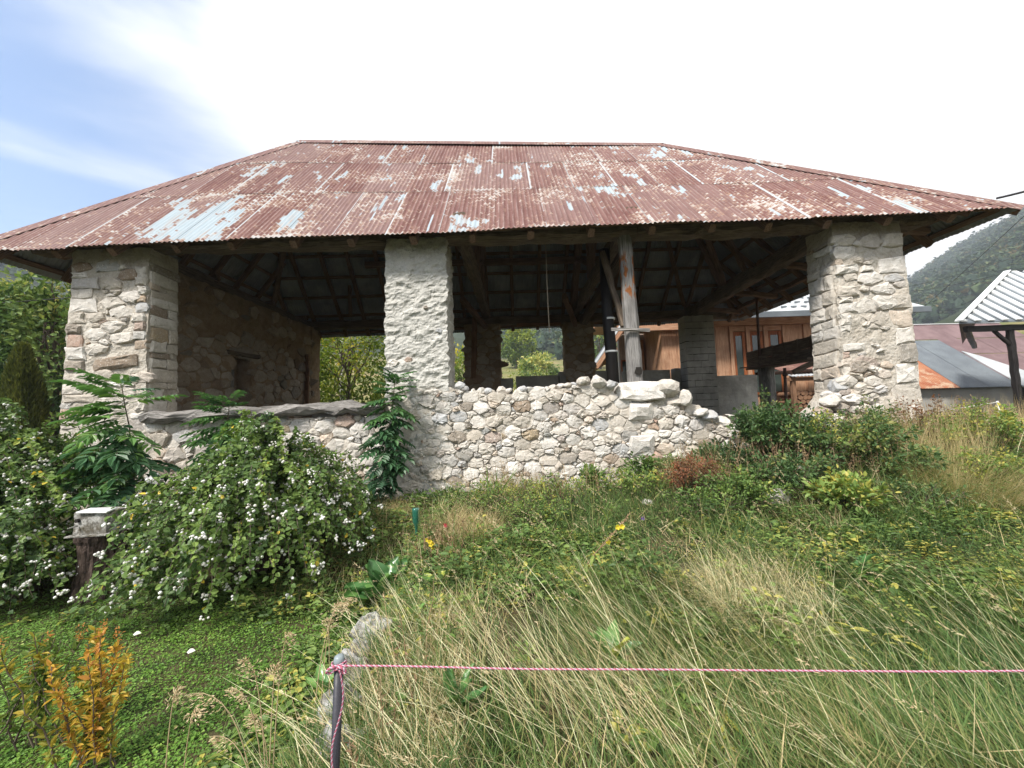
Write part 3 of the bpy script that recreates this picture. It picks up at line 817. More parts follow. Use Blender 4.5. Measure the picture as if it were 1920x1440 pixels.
for x, z, s in ((4.62, 1.12, .13), (4.72, 1.42, .11), (4.9, 1.66, .13), (5.0, 1.75, .10), (5.12, 1.88, .16), (4.85, 1.3, .12), (4.6, .98, .16)):
    loose(x, FY + rs_.uniform(-.08, .1), z, s, stub)

# side wall on the left, seen from inside
def panel(name, fmap, u0, u1, v0, v1, step, amp, seed, mat, parent, hole=None):
    nu = int((u1 - u0) / step); nv = int((v1 - v0) / step)
    uu = np.linspace(u0, u1, nu + 1); vv = np.linspace(v0, v1, nv + 1)
    P = np.array([[fmap(a, b, 0) for b in vv] for a in uu]).reshape(-1, 3)
    P = P + amp * np.stack([fbm(P*6, seed), fbm(P*6+9, seed+1), fbm(P*6+17, seed+2)], 1)
    F = []
    for i in range(nu):
        for j in range(nv):
            if hole and hole((uu[i]+uu[i+1])/2, (vv[j]+vv[j+1])/2): continue
            F.append((i*(nv+1)+j, (i+1)*(nv+1)+j, (i+1)*(nv+1)+j+1, i*(nv+1)+j+1))
    return part(name, P, np.array(F), mat, parent)
fmap_left = lambda u, v, d: (-6.30 + d, u, v)
niche = lambda a, b: 8.55 < a < 9.25 and 2.28 < b < 3.08
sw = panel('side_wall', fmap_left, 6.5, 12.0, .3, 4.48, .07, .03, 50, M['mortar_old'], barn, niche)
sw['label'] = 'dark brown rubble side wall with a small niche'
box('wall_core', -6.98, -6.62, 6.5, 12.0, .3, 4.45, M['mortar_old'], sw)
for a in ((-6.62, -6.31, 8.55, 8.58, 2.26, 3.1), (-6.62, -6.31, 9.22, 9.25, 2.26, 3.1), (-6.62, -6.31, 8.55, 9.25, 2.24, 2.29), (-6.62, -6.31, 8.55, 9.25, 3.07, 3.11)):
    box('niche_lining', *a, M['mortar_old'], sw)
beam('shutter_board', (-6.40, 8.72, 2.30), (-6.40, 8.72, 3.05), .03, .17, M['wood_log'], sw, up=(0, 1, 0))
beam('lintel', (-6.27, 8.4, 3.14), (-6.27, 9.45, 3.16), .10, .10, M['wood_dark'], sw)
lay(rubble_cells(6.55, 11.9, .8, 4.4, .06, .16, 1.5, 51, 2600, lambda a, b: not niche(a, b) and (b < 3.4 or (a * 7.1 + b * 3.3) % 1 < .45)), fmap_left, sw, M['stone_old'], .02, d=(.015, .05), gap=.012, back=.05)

# rear wall: end piece, two piers, parapet
RY = 12.0
fmap_rear = lambda u, v, d: (u, RY - d, v)
def rear_piece(name, x0, x1, z0, z1, seed, mat='mortar_old', y0=RY, y1=RY + .55, stones=True):
    V, F = rough_box_geo(x0, x1, y0, y1, z0, z1, .07, .025, 6, seed)
    o = part(name, V, F, M[mat], barn)
    if stones:
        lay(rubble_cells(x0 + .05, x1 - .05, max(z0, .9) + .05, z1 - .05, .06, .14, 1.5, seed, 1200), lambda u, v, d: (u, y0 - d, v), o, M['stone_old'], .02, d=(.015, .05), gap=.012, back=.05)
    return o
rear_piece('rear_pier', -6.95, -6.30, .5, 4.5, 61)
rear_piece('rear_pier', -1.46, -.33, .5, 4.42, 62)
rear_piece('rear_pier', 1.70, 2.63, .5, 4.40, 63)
V, F = rough_box_geo(-6.3, -1.75, RY + .05, RY + .5, .5, 2.05, .1, .02, 5, 64); part('rear_sill', V, F, M['concrete'], barn)
# parapet in lengths with a notched top
for xa, xb, zt, sd in ((-1.72, -1.5, 2.62, 65), (-1.5, .03, 2.68, 66), (.14, 1.45, 2.73, 67), (1.50, 3.15, 2.84, 68), (3.15, 3.36, 2.76, 69), (3.55, 5.0, 2.80, 70), (5.14, 6.35, 2.84, 71), (6.35, 7.7, 2.56, 72)):
    if xa < 3.5 or xb > 7: V, F = rough_box_geo(xa, xb, RY + .06, RY + .36, .5, zt, .09, .02, 4, sd); part('parapet', V, F, M['concrete'], barn)
    elif xa < 5.1:
        V, F = rough_box_geo(xa, xb, RY + .06, RY + .36, .5, zt, .09, .02, 4, sd); part('parapet', V, F, M['concrete'], barn)
    else:   # this length has a small square opening
        for a in ((xa, 5.72, .5, zt), (6.28, xb, .5, zt), (5.722, 6.278, .5, 1.52), (5.722, 6.278, 2.02, zt)):
            V, F = rough_box_geo(a[0], a[1], RY + .06, RY + .36, a[2], a[3], .09, .012, 4, sd); part('parapet', V, F, M['concrete'], barn)
        box('opening_back', 5.72, 6.28, RY + .37, RY + .42, 1.5, 2.04, M['render_wall'], barn)
# corner column of concrete blocks
col_p = box('block_column', 5.30, 6.16, 11.52, 11.96, .6, 4.38, M['dark_gap'], barn)
for r_i in range(19):
    z = .62 + r_i * .198
    w = [(5.29, 5.72), (5.73, 6.17)] if r_i % 2 else [(5.29, 5.50), (5.51, 5.94), (5.95, 6.17)]
    for a, b in w:
        V, F, _g = beam_geo(((a + .0), 11.735, z + .095), (b, 11.735, z + .095), .46, .187, .003, 3, 1, r_i * 7 + int(a * 10), cham=.05)
        part('concrete_block', V, F, M['concrete'], col_p)

# stones: the 300 that show largest are pieces of their own, the rest one mass
STONES.sort(key=lambda s: -s[0])
rest = {}
for k, (size, (V, F), t_, par_, m) in enumerate(STONES):
    if k < 262 and m is M['stone']:
        part('stone', V, F, m, par_, attrs={'tint': np.full(len(V), t_)})
    else:
        mb = rest.setdefault(m.name, MB()); mb.add(V, F, tint=t_)
mbs = MB(); fm = []
for k, (nm, mb) in enumerate(rest.items()):
    for V in [np.concatenate(mb.V)]:
        mbs.add(V, mb.F, tint=np.concatenate(mb.A['tint'])); fm += [np.full(len(f), k) for f in mb.F]
ri = mbs.build('rubble_infill', [M[nm] for nm in rest], barn, fmat=np.concatenate(fm)); ri["kind"] = "stuff"
print('STONES', len(STONES), [(k_, len(m_.V)) for k_, m_ in rest.items()])

# ------------------------------------------------------------------ roof
RIDGE_Y, EF, EB = 9.2, 5.6, 12.8
XL, XR, RXL, RXR = -8.25, 7.76, -5.10, 3.85
ze = lambda x: 4.375 + .010 * np.asarray(x, float) + .012 * np.sin(np.asarray(x, float) * 1.1)
zr_ = lambda x: 8.56 + (8.20 - 8.56) * np.clip((np.asarray(x, float) - RXL) / (RXR - RXL), 0, 1) - .05 * np.sin(np.pi * np.clip((np.asarray(x, float) - RXL) / (RXR - RXL), 0, 1))
class Slope:
    def __init__(s, kind):
        s.k = kind
        s.rng = (XL, XR) if kind in 'fb' else (EF, EB)
    def tmax(s, u):
        u = np.asarray(u, float)
        if s.k in 'fb': return np.clip(np.minimum((u - XL) / (RXL - XL), (XR - u) / (XR - RXR)), 0, 1)
        return np.clip(1 - np.abs(u - RIDGE_Y) / (RIDGE_Y - EF), 0, 1)
    def pos(s, u, t):
        u = np.asarray(u, float); t = np.asarray(t, float)
        if s.k in 'fb':
            y0 = EF if s.k == 'f' else EB
            x = u + 0 * t; y = y0 + (RIDGE_Y - y0) * t; z = ze(u) + (zr_(u) - ze(u)) * t
        else:
            x0, x1 = (XL, RXL) if s.k == 'l' else (XR, RXR)
            zt = zr_(x1)
            x = x0 + (x1 - x0) * t; y = u + 0 * t; z = ze(x0) + (zt - ze(x0)) * t
        return np.stack(np.broadcast_arrays(x, y, z), -1)
    def normal(s):
        a = s.pos(0. if s.k in 'fb' else 9.2, 0.); b = s.pos(0. if s.k in 'fb' else 9.2, 1.)
        d = b - a; s.len = np.linalg.norm(d); d = d / s.len
        e = np.array((1., 0, 0)) if s.k in 'fb' else np.array((0, 1., 0))
        nn = np.cross(e, d); nn /= np.linalg.norm(nn)
        return nn if nn[2] > 0 else -nn
SL = {k: Slope(k) for k in 'fblr'}
NRM = {k: SL[k].normal() for k in SL}
# the ridge and hip cappings carry the sheets
def cap_geo(p0, p1, na, nb, w=.17):
    d, _, _ = ortho(np.asarray(p1) - np.asarray(p0))
    sa = np.cross(d, na); sb = np.cross(d, nb)
    up = na + nb; up /= np.linalg.norm(up)
    sa = sa if sa @ up < 0 or sa[2] < 0 else -sa
    sb = sb if sb[2] < 0 else -sb
    if sa[2] > 0: sa = -sa
    P = []
    seg = 12
    for i in range(seg + 1):
        c = np.asarray(p0) + (np.asarray(p1) - np.asarray(p0)) * i / seg
        P += [c + sa * w + na * .02, c + sa * w * .3 + na * .032, c + up * .05, c + sb * w * .3 + nb * .032, c + sb * w + nb * .02]
    P = np.array(P); F = []
    for i in range(seg):
        for j in range(4): F.append((i*5+j, (i+1)*5+j, (i+1)*5+j+1, i*5+j+1))
    F = np.array(F)
    V = np.concatenate([P, P - up * .006]); F2 = F[:, ::-1] + len(P)
    return V, [F, F2]
def capruv(V, s): return np.stack([V[:, 0] * 1.0 + s, V[:, 1] + V[:, 2], V[:, 0] * 0], 1)
# ridge ends
rl, rr2 = np.array((RXL, RIDGE_Y, float(zr_(RXL)))), np.array((RXR, RIDGE_Y, float(zr_(RXR))))
V, F = cap_geo(rl, rr2, NRM['f'], NRM['b'])
roof = part('roof', V, F, M['roof_paint'], barn, attrs={'ruv': capruv(V, 40), 'sh': np.tile((.2, .2, .5), (len(V), 1))})
roof['label'] = 'roof of flaking red-brown corrugated sheets with grey patches'
for c, na, nb in (((XL, EF), 'f', 'l'), ((XR, EF), 'f', 'r'), ((XL, EB), 'b', 'l'), ((XR, EB), 'b', 'r')):
    p0 = np.array((c[0], c[1], float(ze(c[0])))); p1 = rl if c[0] < 0 else rr2
    V, F = cap_geo(p0, p1, NRM[na], NRM[nb], .15)
    part('hip_cap', V, F, M['roof_paint'], roof, attrs={'ruv': capruv(V, 60 + c[0]), 'sh': np.tile((.2, .2, .9), (len(V), 1))})
# sheets
PITCH = .076
rsh = random.Random(3)
def sheets(k, wid, rows):
    s = SL[k]; nn = NRM[k]; a, b = s.rng
    e = 1 if k in 'fb' else 1
    cnt = 0
    edges = [0.0] + rows + [1.0]
    for ri_ in range(len(edges) - 1):
        t0, t1 = edges[ri_], edges[ri_ + 1]
        u = a + (rsh.uniform(-.3, 0) if ri_ else 0)
        while u < b - .05:
            u1 = min(b, u + wid); u0 = max(a, u); u = u1
            ns = max(2, int(round((u1 + .05 - u0) / (PITCH / 5))))
            uu = np.linspace(u0, min(b, u1 + .05), ns + 1)
            tm = s.tmax(uu)
            ta = np.full_like(uu, t0 - (.012 if ri_ else 0) + rsh.uniform(-.002, .002)); tb = np.minimum(t1, tm)
            if ri_ == 0: ta = ta + rsh.uniform(-.006, .004)
            good = tb > t0 + .004
            if good.sum() < 4: continue
            i0, i1 = np.argmax(good), len(good) - np.argmax(good[::-1])
            uu, ta, tb = uu[i0:i1], ta[i0:i1], tb[i0:i1]
            tb = np.maximum(tb, ta + .003)
            cor = .0095 * np.sin(2 * np.pi * uu / PITCH)
            lift = .006 - .003 * (ri_ == 0) + rsh.uniform(0, .003)
            rr3 = rsh.random(); tiltu = rsh.uniform(-.006, .006)
            V = []; A = []; S_ = []
            for f in (0, .25, .6, 1):
                t = ta + (tb - ta) * f
                off = cor + lift * (1 - f) + .004 + tiltu * (uu - uu[0])
                V.append(s.pos(uu, t) + off[:, None] * nn)
                A.append(np.stack([uu, t * s.len, 0 * uu], 1))
                S_.append(np.stack([np.minimum(np.abs(uu - uu[0]), np.abs(uu[-1] - uu)) if False else np.abs(uu - uu[0]), np.minimum((t - ta), np.abs(t1 - t)) * s.len, np.full_like(uu, rr3)], 1))
            n = len(uu); V = np.concatenate(V); A = np.concatenate(A); S_ = np.concatenate(S_)
            i, j = np.meshgrid(np.arange(3), np.arange(n - 1), indexing='ij'); i = i.ravel(); j = j.ravel()
            F = np.stack([i*n+j, i*n+j+1, (i+1)*n+j+1, (i+1)*n+j], 1)
            if np.cross(V[1] - V[0], V[n] - V[0]) @ nn < 0: F = F[:, ::-1]
            V2 = np.concatenate([V, V - nn * .0035])
            part('roof_sheet', V2, [F, F[:, ::-1] + len(V)], [M['roof_paint'], M['roof_under']], roof, smooth=True,
                 attrs={'ruv': np.tile(A, (2, 1)), 'sh': np.tile(S_, (2, 1))}, fmat=np.concatenate([np.zeros(len(F)), np.ones(len(F))]))
            cnt += 1
    return cnt
print('SHEETS', [sheets(k, w, r_) for k, w, r_ in (('f', .80, [.36, .70]), ('b', .84, [.34, .68]), ('l', .84, [.36, .70]), ('r', .84, [.36, .70]))])

# timber frame
frame = beam('roof_frame', rl + (.0, 0, -.22), rr2 + (0, 0, -.22), .14, .2, M['wood_roof'], barn)
def on(k, u, t, off): return SL[k].pos(float(u), float(t)) - NRM[k] * off
for k, stp in (('f', .92), ('b', .80), ('l', .85), ('r', .85)):
    a, b = SL[k].rng
    u = a + .35
    while u < b - .2:
        tm = float(SL[k].tmax(u))
        if tm > .1:
            uj = u + rsh.uniform(-.05, .05)
            beam('rafter', on(k, uj, .012, .135), on(k, uj + rsh.uniform(-.03, .03), tm - .01, .135), .10, .13, M['wood_roof'], frame, wob=.004, up=tuple(NRM[k]), bow=rsh.uniform(-.015, .015))
        u += stp
    for t in np.linspace(.03, .95, 9):
        ua, ub = (XL + (RXL - XL) * t, XR + (RXR - XR) * t) if k in 'fb' else (EF + (RIDGE_Y - EF) * t, EB - (EB - RIDGE_Y) * t)
        if ub - ua < .4: continue
        cut = np.linspace(ua + .06, ub - .06, max(2, int((ub - ua) / 4) + 1))
        for c0, c1 in zip(cut[:-1], cut[1:]):
            beam('batten', on(k, c0 + .01, t, .045), on(k, c1 - .01, t, .045), .09, .045, M['wood_roof'], frame, wob=.003, up=tuple(NRM[k]))
for c in ((XL, EF), (XR, EF), (XL, EB), (XR, EB)):
    p0 = np.array((c[0], c[1], float(ze(c[0])) - .17)); p1 = (rl if c[0] < 0 else rr2) - (0, 0, .27); p0 = p0 + (p1 - p0) * .09
    beam('hip_rafter', p0, p1, .14, .18, M['wood_roof'], frame)
# wall plates: old squared trunks that run past the pillars
beam('wall_plate', (-7.75, 6.2, 4.60), (-1.45, 6.2, 4.56), .32, .30, M['wood_dark'], barn, wob=.014)
beam('wall_plate', (-1.44, 6.2, 4.60), (2.1, 6.2, 4.575), .32, .30, M['wood_dark'], barn, wob=.014)
beam('wall_plate', (2.11, 6.2, 4.585), (6.95, 6.2, 4.62), .34, .30, M['wood_dark'], barn, wob=.016)
beam('wall_plate', (-7.4, 12.25, 4.58), (6.9, 12.25, 4.55), .28, .26, M['wood_dark'], barn, wob=.012)
beam('wall_plate', (-6.65, 6.08, 4.66), (-6.65, 12.35, 4.62), .30, .28, M['wood_dark'], barn, wob=.012)
beam('wall_plate', (5.72, 6.08, 4.70), (5.72, 12.35, 4.56), .28, .30, M['wood_dark'], barn, wob=.016)
beam('purlin', (6.35, 6.45, 4.93), (6.35, 12.1, 4.80), .16, .18, M['wood_roof'], frame)
beam('purlin', (-4.2, 11.0, 6.05), (3.6, 11.0, 6.0), .17, .18, M['wood_roof'], frame)
beam('purlin', (-4.2, 7.4, 6.05), (3.6, 7.4, 6.0), .17, .18, M['wood_roof'], frame)
# outriggers under the side overhangs
for y in (6.55, 8.4, 10.4, 12.1):
    beam('outrigger', (5.6, y, 4.80), (7.35, y, 4.58), .13, .14, M['wood_roof'], frame)
    beam('outrigger', (-6.5, y, 4.82), (-7.85, y, 4.6), .13, .14, M['wood_roof'], frame)
beam('eave_purlin', (7.25, 6.15, 4.68), (7.25, 12.25, 4.68), .10, .12, M['wood_roof'], frame)
beam('eave_purlin', (-7.75, 6.15, 4.68), (-7.75, 12.25, 4.68), .10, .12, M['wood_roof'], frame)
# trusses: tie beam, principal rafters, king post, struts
for x in (-.80, 2.02):
    beam('tie_beam', (x, 6.05, 4.78), (x + .05, 12.35, 4.72), .24, .26, M['wood_dark'], frame, wob=.012)
    beam('principal_rafter', (x, 6.5, 4.85), (x, 9.1, 7.85), .2, .22, M['wood_roof'], frame)
    beam('principal_rafter', (x, 12.1, 4.85), (x, 9.3, 7.85), .2, .22, M['wood_roof'], frame)
    beam('king_post', (x, 9.2, 4.85), (x, 9.2, 7.95), .18, .18, M['wood_roof'], frame, up=(0, 1, 0))
    beam('strut', (x, 9.2, 5.2), (x, 10.9, 6.0), .12, .14, M['wood_roof'], frame)
    beam('strut', (x + .02, 11.9, 4.3), (x - .5, 10.4, 4.75), .14, .16, M['wood_roof'], frame)
beam('strut', (2.3, 11.9, 4.35), (3.1, 9.3, 5.9), .26, .2, M['wood_dark'], frame)
beam('strut', (-4.95, 11.7, 4.7), (-4.95, 11.7, 6.0), .10, .10, M['wood_roof'], frame, up=(0, 1, 0))
beam('strut', (5.4, 11.7, 4.75), (3.9, 9.6, 7.0), .11, .13, M['wood_roof'], frame)
beam('strut', (5.65, 9.9, 4.85), (4.0, 8.2, 6.6), .12, .14, M['wood_roof'], frame)
beam('strut', (5.65, 9.0, 4.85), (4.2, 8.0, 6.4), .10, .12, M['wood_roof'], frame)
beam('lath', (-1.2, 11.96, 2.7), (-1.12, 11.96, 4.6), .16, .05, M['wood_brown'], barn, up=(0, 1, 0))
beam('lath', (-6.22, 11.6, 1.7), (-6.22, 11.6, 3.55), .13, .06, M['wood_brown'], barn, up=(0, 1, 0))
beam('lath', (.2, 11.98, 4.36), (1.6, 11.98, 4.34), .05, .10, M['wood_brown'], barn)
beam('tie_board', (3.0, 11.9, 4.50), (5.4, 11.7, 4.52), .05, .18, M['wood_dark'], barn)

# timber post on its block, with its brace and wedge
post = beam('post', (1.985, 6.16, 2.05), (1.925, 6.16, 4.45), .22, .21, M['wood_grey'], barn, wob=.005, taper=.90, up=(0, 1, 0), cham=.22)
beam('brace', (1.90, 6.34, 3.0), (1.70, 6.75, 4.45), .09, .11, M['wood_dark'], barn, up=(0, 1, 0))
beam('wedge', (1.60, 6.02, 3.02 - .13), (2.2, 6.0, 2.86), .05, .04, M['wood_log'], post)
part('rot_hole', *stone_geo([(1.92, 2.16), (2.04, 2.15), (2.07, 2.22), (2.02, 2.3), (1.95, 2.28)], .05, lambda u, v, d: (u, 6.03 - d * .1, v), 991, depth=.02, back=.0, rough=.15), M['dark_gap'], post)
# tarred pole behind, two pale bands round it
pole = tube('tarred_pole', [(1.87, 7.0, 1.0), (1.84, 7.0, 2.6), (1.80, 7.0, 3.4), (1.80, 7.0, 4.6)], [.115, .11, .105, .10], M['tarred'], barn, 12)
pole.data.attributes.new('grain', 'FLOAT_VECTOR', 'POINT')
for z in (2.66, 3.27):
    tube('band', [(1.845 - .03 * (z - 2.6), 7.0, z), (1.845 - .03 * (z - 2.6), 7.0, z + .035)], .122 if z < 3 else .114, M['zinc_white'], pole, 12)
# sill log on the left stretch of wall
p0 = np.array((-5.7, 5.98, 1.735)); p1 = np.array((-1.98, 6.0, 1.765))
V, F, G = beam_geo(p0, p1, .30, .17, .02, 20, 1, 77, cham=.34)
sl = part('sill_log', V, F, M['wood_log'], barn, attrs={'grain': G}); sl['label'] = 'weathered grey log along the top of the low wall'
# hanging cord
tube('hanging_cord', [at(1023, 458, 6.6), at(1026, 540, 6.6), at(1030, 622, 6.6)], .007, M['wood_pale'], barn, 6).data.attributes.new('grain', 'FLOAT_VECTOR', 'POINT')
# ------------------------------------------------------------------ leaf and blade generators
def unit(v): return v / (np.linalg.norm(v, axis=-1, keepdims=True) + 1e-9)
def leaf_geo(pos, axis, nrm, L, Wd, fold=.2, droop=.15, six=True):
    """folded leaves; pos, axis, nrm (n,3); L, Wd (n,)"""
    n = len(pos); axis = unit(axis); side = unit(np.cross(axis, nrm)); nrm = np.cross(side, axis)
    L = np.broadcast_to(L, (n,))[:, None]; Wd = np.broadcast_to(Wd, (n,))[:, None] / 2
    if six:
        st = [(0, 0, 0), (.33, .92, fold), (.68, .72, fold * .6), (1, 0, -droop), (.68, -.72, fold * .6), (.33, -.92, fold)]
        F0 = np.array([(0, 1, 2, 3), (0, 3, 4, 5)])
        V = np.stack([pos + axis * L * a + side * Wd * b + nrm * (Wd * c if i != 3 else L * c) for i, (a, b, c) in enumerate(st)], 1)
        k = 6
    else:
        st = [(0, 0, 0), (.45, 1, fold), (1, 0, -droop), (.45, -1, fold)]
        F0 = np.array([(0, 1, 2), (0, 2, 3)])
        V = np.stack([pos + axis * L * a + side * Wd * b + nrm * (Wd * c if i != 2 else L * c) for i, (a, b, c) in enumerate(st)], 1)
        k = 4
    F = (F0[None] + (np.arange(n) * k)[:, None, None]).reshape(-1, F0.shape[1])
    return V.reshape(-1, 3), F, k
def rdir(n, up=0.0):
    v = R.normal(0, 1, (n, 3)); v = unit(v); v[:, 2] += up; return unit(v)

def blade_geo(base, az, L, Wd, lean, curl, seg=3, flat=None):
    """grass blades: lean = start angle from upright, curl = extra bend to the tip (radians)"""
    n = len(base); base = np.asarray(base, float)
    h = np.stack([np.cos(az), np.sin(az), 0 * az], 1)
    face = az + np.pi / 2 + R.uniform(-.9, .9, n)
    s = np.stack([np.cos(face), np.sin(face), 0 * az], 1)
    V = []; p = base.copy()
    for i in range(seg + 1):
        f = i / seg
        w = Wd * (1 - f) ** .6 * .5 if i < seg else None
        if i < seg: V += [p - s * w[:, None], p + s * w[:, None]]
        else: V += [p]
        a = lean + curl * (f + .5 / seg)
        p = p + (h * np.sin(a)[:, None] + np.array((0, 0, 1.)) * np.cos(a)[:, None]) * (L / seg)[:, None]
    k = 2 * seg + 1
    V = np.stack(V, 1)
    F4 = np.array([(2*i, 2*i+1, 2*i+3, 2*i+2) for i in range(seg - 1)]); F3 = np.array([(2*seg-2, 2*seg-1, 2*seg)])
    o = (np.arange(n) * k)[:, None, None]
    return V.reshape(-1, 3), [(F4[None] + o).reshape(-1, 4), (F3[None] + o).reshape(-1, 3)], k, p

def limb(p0, p1, r0, r1, sag=.0, n=6, seg=5, jit=.03):
    p0 = np.asarray(p0, float); p1 = np.asarray(p1, float); L = np.linalg.norm(p1 - p0)
    t = np.linspace(0, 1, seg + 1)
    P = p0 + (p1 - p0) * t[:, None] + R.normal(0, jit * L, (seg + 1, 3)) * (np.sin(np.pi * t))[:, None] + np.array((0, 0, 1.)) * (np.sin(np.pi * t) * sag * L)[:, None]
    return tube_geo(P, r0 + (r1 - r0) * t, n, False)

def tree(name, label, base, top, cen, radii, mat, nleaf, size, nclump=40, trunk_r=.12, tint_c=(.2, .85), cat='tree', group=None, clump_r=.32, up=.25, limbs=14, shell=.55, six=False):
    base = np.asarray(base, float); cen = np.asarray(cen, float); radii = np.asarray(radii, float)
    t = thing(name, label, cat, base, group)
    d = rdir(nclump); rr3 = shell + (1 - shell) * R.random(nclump) ** .6
    d *= (1 + .22 * vnoise(d * 2.3 + base[0], 4))[:, None]
    C = cen + d * rr3[:, None] * radii
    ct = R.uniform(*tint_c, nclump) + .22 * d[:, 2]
    ci = R.integers(0, nclump, nleaf)
    P = C[ci] + R.normal(0, 1, (nleaf, 3)) * radii * clump_r * R.uniform(.55, 1.15, nclump)[ci][:, None] * .55
    ax = unit(unit(P - cen) + rdir(nleaf) * 1.0 + np.array((0, 0, -.15)))
    nr = unit(rdir(nleaf) + np.array((0, 0, .9 + up)))
    s = size * R.uniform(.6, 1.3, nleaf)
    V, F, k = leaf_geo(P, ax, nr, s, s * .55, six=six)
    tn = np.clip(ct[ci] + R.normal(0, .10, nleaf), 0, 1)
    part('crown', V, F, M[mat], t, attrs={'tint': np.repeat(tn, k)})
    mb = MB()
    V, F = limb(base, cen + (0, 0, radii[2] * .2), trunk_r, trunk_r * .4, 0, 8, 7, .02); mb.add(V, F, tint=.4)
    for i in range(limbs):
        f = R.uniform(.25, 1); p0 = base + (cen + (0, 0, radii[2] * .2) - base) * f
        V, F = limb(p0, C[R.integers(nclump)], trunk_r * .45 * (1.2 - f * .6), trunk_r * .08, .06, 5, 5, .05); mb.add(V, F, tint=R.uniform(.2, .7))
    mb.build('trunk', M['bark'], t, smooth=True)
    return t

def shrub(name, label, base, rx, ry, h, mat, nleaf, size, nstem=26, tint_c=(.15, .8), cat='shrub', group=None, arch=.3, wl=.6, stem_mat='bark', stem_r=.008, top_bias=1.0, six=True, light_top=.25, out=1.0):
    """leaves strung along many arching stems that rise from one foot"""
    base = np.asarray(base, float)
    t = thing(name, label, cat, base, group)
    mb = MB(); P = []; AX = []; TT = []; NR = []
    for i in range(nstem):
        a = R.uniform(0, 2 * np.pi); q = np.sqrt(R.random())
        tip = np.array((np.cos(a) * rx * q, np.sin(a) * ry * q, h * (1 - .75 * q ** 2.2 * arch * 1.6) * R.uniform(.72, 1.08)))
        b0 = np.array((np.cos(a) * rx * .22 * q, np.sin(a) * ry * .22 * q, 0))
        mid = b0 * .6 + np.array((tip[0] * .55, tip[1] * .55, tip[2] * (.75 + arch * .55)))
        s = np.linspace(0, 1, 11)[:, None]
        pts = base + (1-s)**2 * b0 + 2*s*(1-s) * mid + s**2 * tip + R.normal(0, .012, (11, 3))
        V, F = tube_geo(pts, np.linspace(stem_r, stem_r * .25, 11), 4, False); mb.add(V, F, tint=R.uniform(.1, .9))
        m = max(4, int(nleaf / nstem))
        f = .12 + .88 * R.random(m) ** (1 / (1.2 + .3 * top_bias))
        i0 = np.clip((f * 10).astype(int), 0, 9); fr = (f * 10 - i0)[:, None]
        pp = pts[i0] * (1 - fr) + pts[i0 + 1] * fr
        dr = unit(pts[i0 + 1] - pts[i0])
        sd = rdir(m)
        P.append(pp + sd * (size * (.5 + R.random(m)) * out)[:, None]); AX.append(unit(sd * .9 + dr * .6)); NR.append(unit(rdir(m) * .7 + np.array((0, 0, 1.))))
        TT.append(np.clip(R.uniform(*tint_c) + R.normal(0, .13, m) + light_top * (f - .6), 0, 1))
    P = np.concatenate(P); AX = np.concatenate(AX); NR = np.concatenate(NR); TT = np.concatenate(TT)
    gzv = ground_z(P[:, 0], P[:, 1]) + .02
    P[:, 2] = np.maximum(P[:, 2], gzv)
    s = size * R.uniform(.55, 1.25, len(P))
    V, F, k = leaf_geo(P, AX, NR, s, s * wl, six=six)
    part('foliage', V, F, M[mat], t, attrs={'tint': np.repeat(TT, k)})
    mb.build('stems', M[stem_mat], t, smooth=True)['kind'] = 'stuff'
    return t, P

# ------------------------------------------------------------------ buildings behind
def gbox(name, x0, x1, y0, y1, z0, z1, m, parent, axis=2):
    V, F = box_geo(x0, x1, y0, y1, z0, z1)
    o = [(2, 0, 1), (0, 1, 2), (1, 0, 2)][0 if axis == 2 else 1 if axis == 0 else 2]
    G = V[:, list(o)] + np.array((0, x0 * 3.1, z0))
    return part(name, V, F, m, parent, attrs={'grain': G})
def corr_sheet(name, a, b, c, d, pitch, amp, m, parent, under=None):
    """corrugated sheet between eave a-b and ridge d-c"""
    a, b, c, d = (np.asarray(v, float) for v in (a, b, c, d))
    L = max(np.linalg.norm(b - a), np.linalg.norm(c - d))
    n = max(6, int(L / pitch * 4)); f = np.linspace(0, 1, n + 1)[:, None]
    nn = unit(np.cross(b - a, d - a)); nn = nn if nn[2] > 0 else -nn
    w = amp * np.sin(2 * np.pi * f * L / pitch)
    A = a + (b - a) * f + w * nn; D = d + (c - d) * f + w * nn
    V = np.concatenate([A, D, A - nn * .02, D - nn * .02]); i = np.arange(n); k = n + 1
    F = np.stack([i, i+1, k+i+1, k+i], 1); F2 = np.stack([2*k+i, 3*k+i, 3*k+i+1, 2*k+i+1], 1)
    return part(name, V, [F, F2], m, parent)

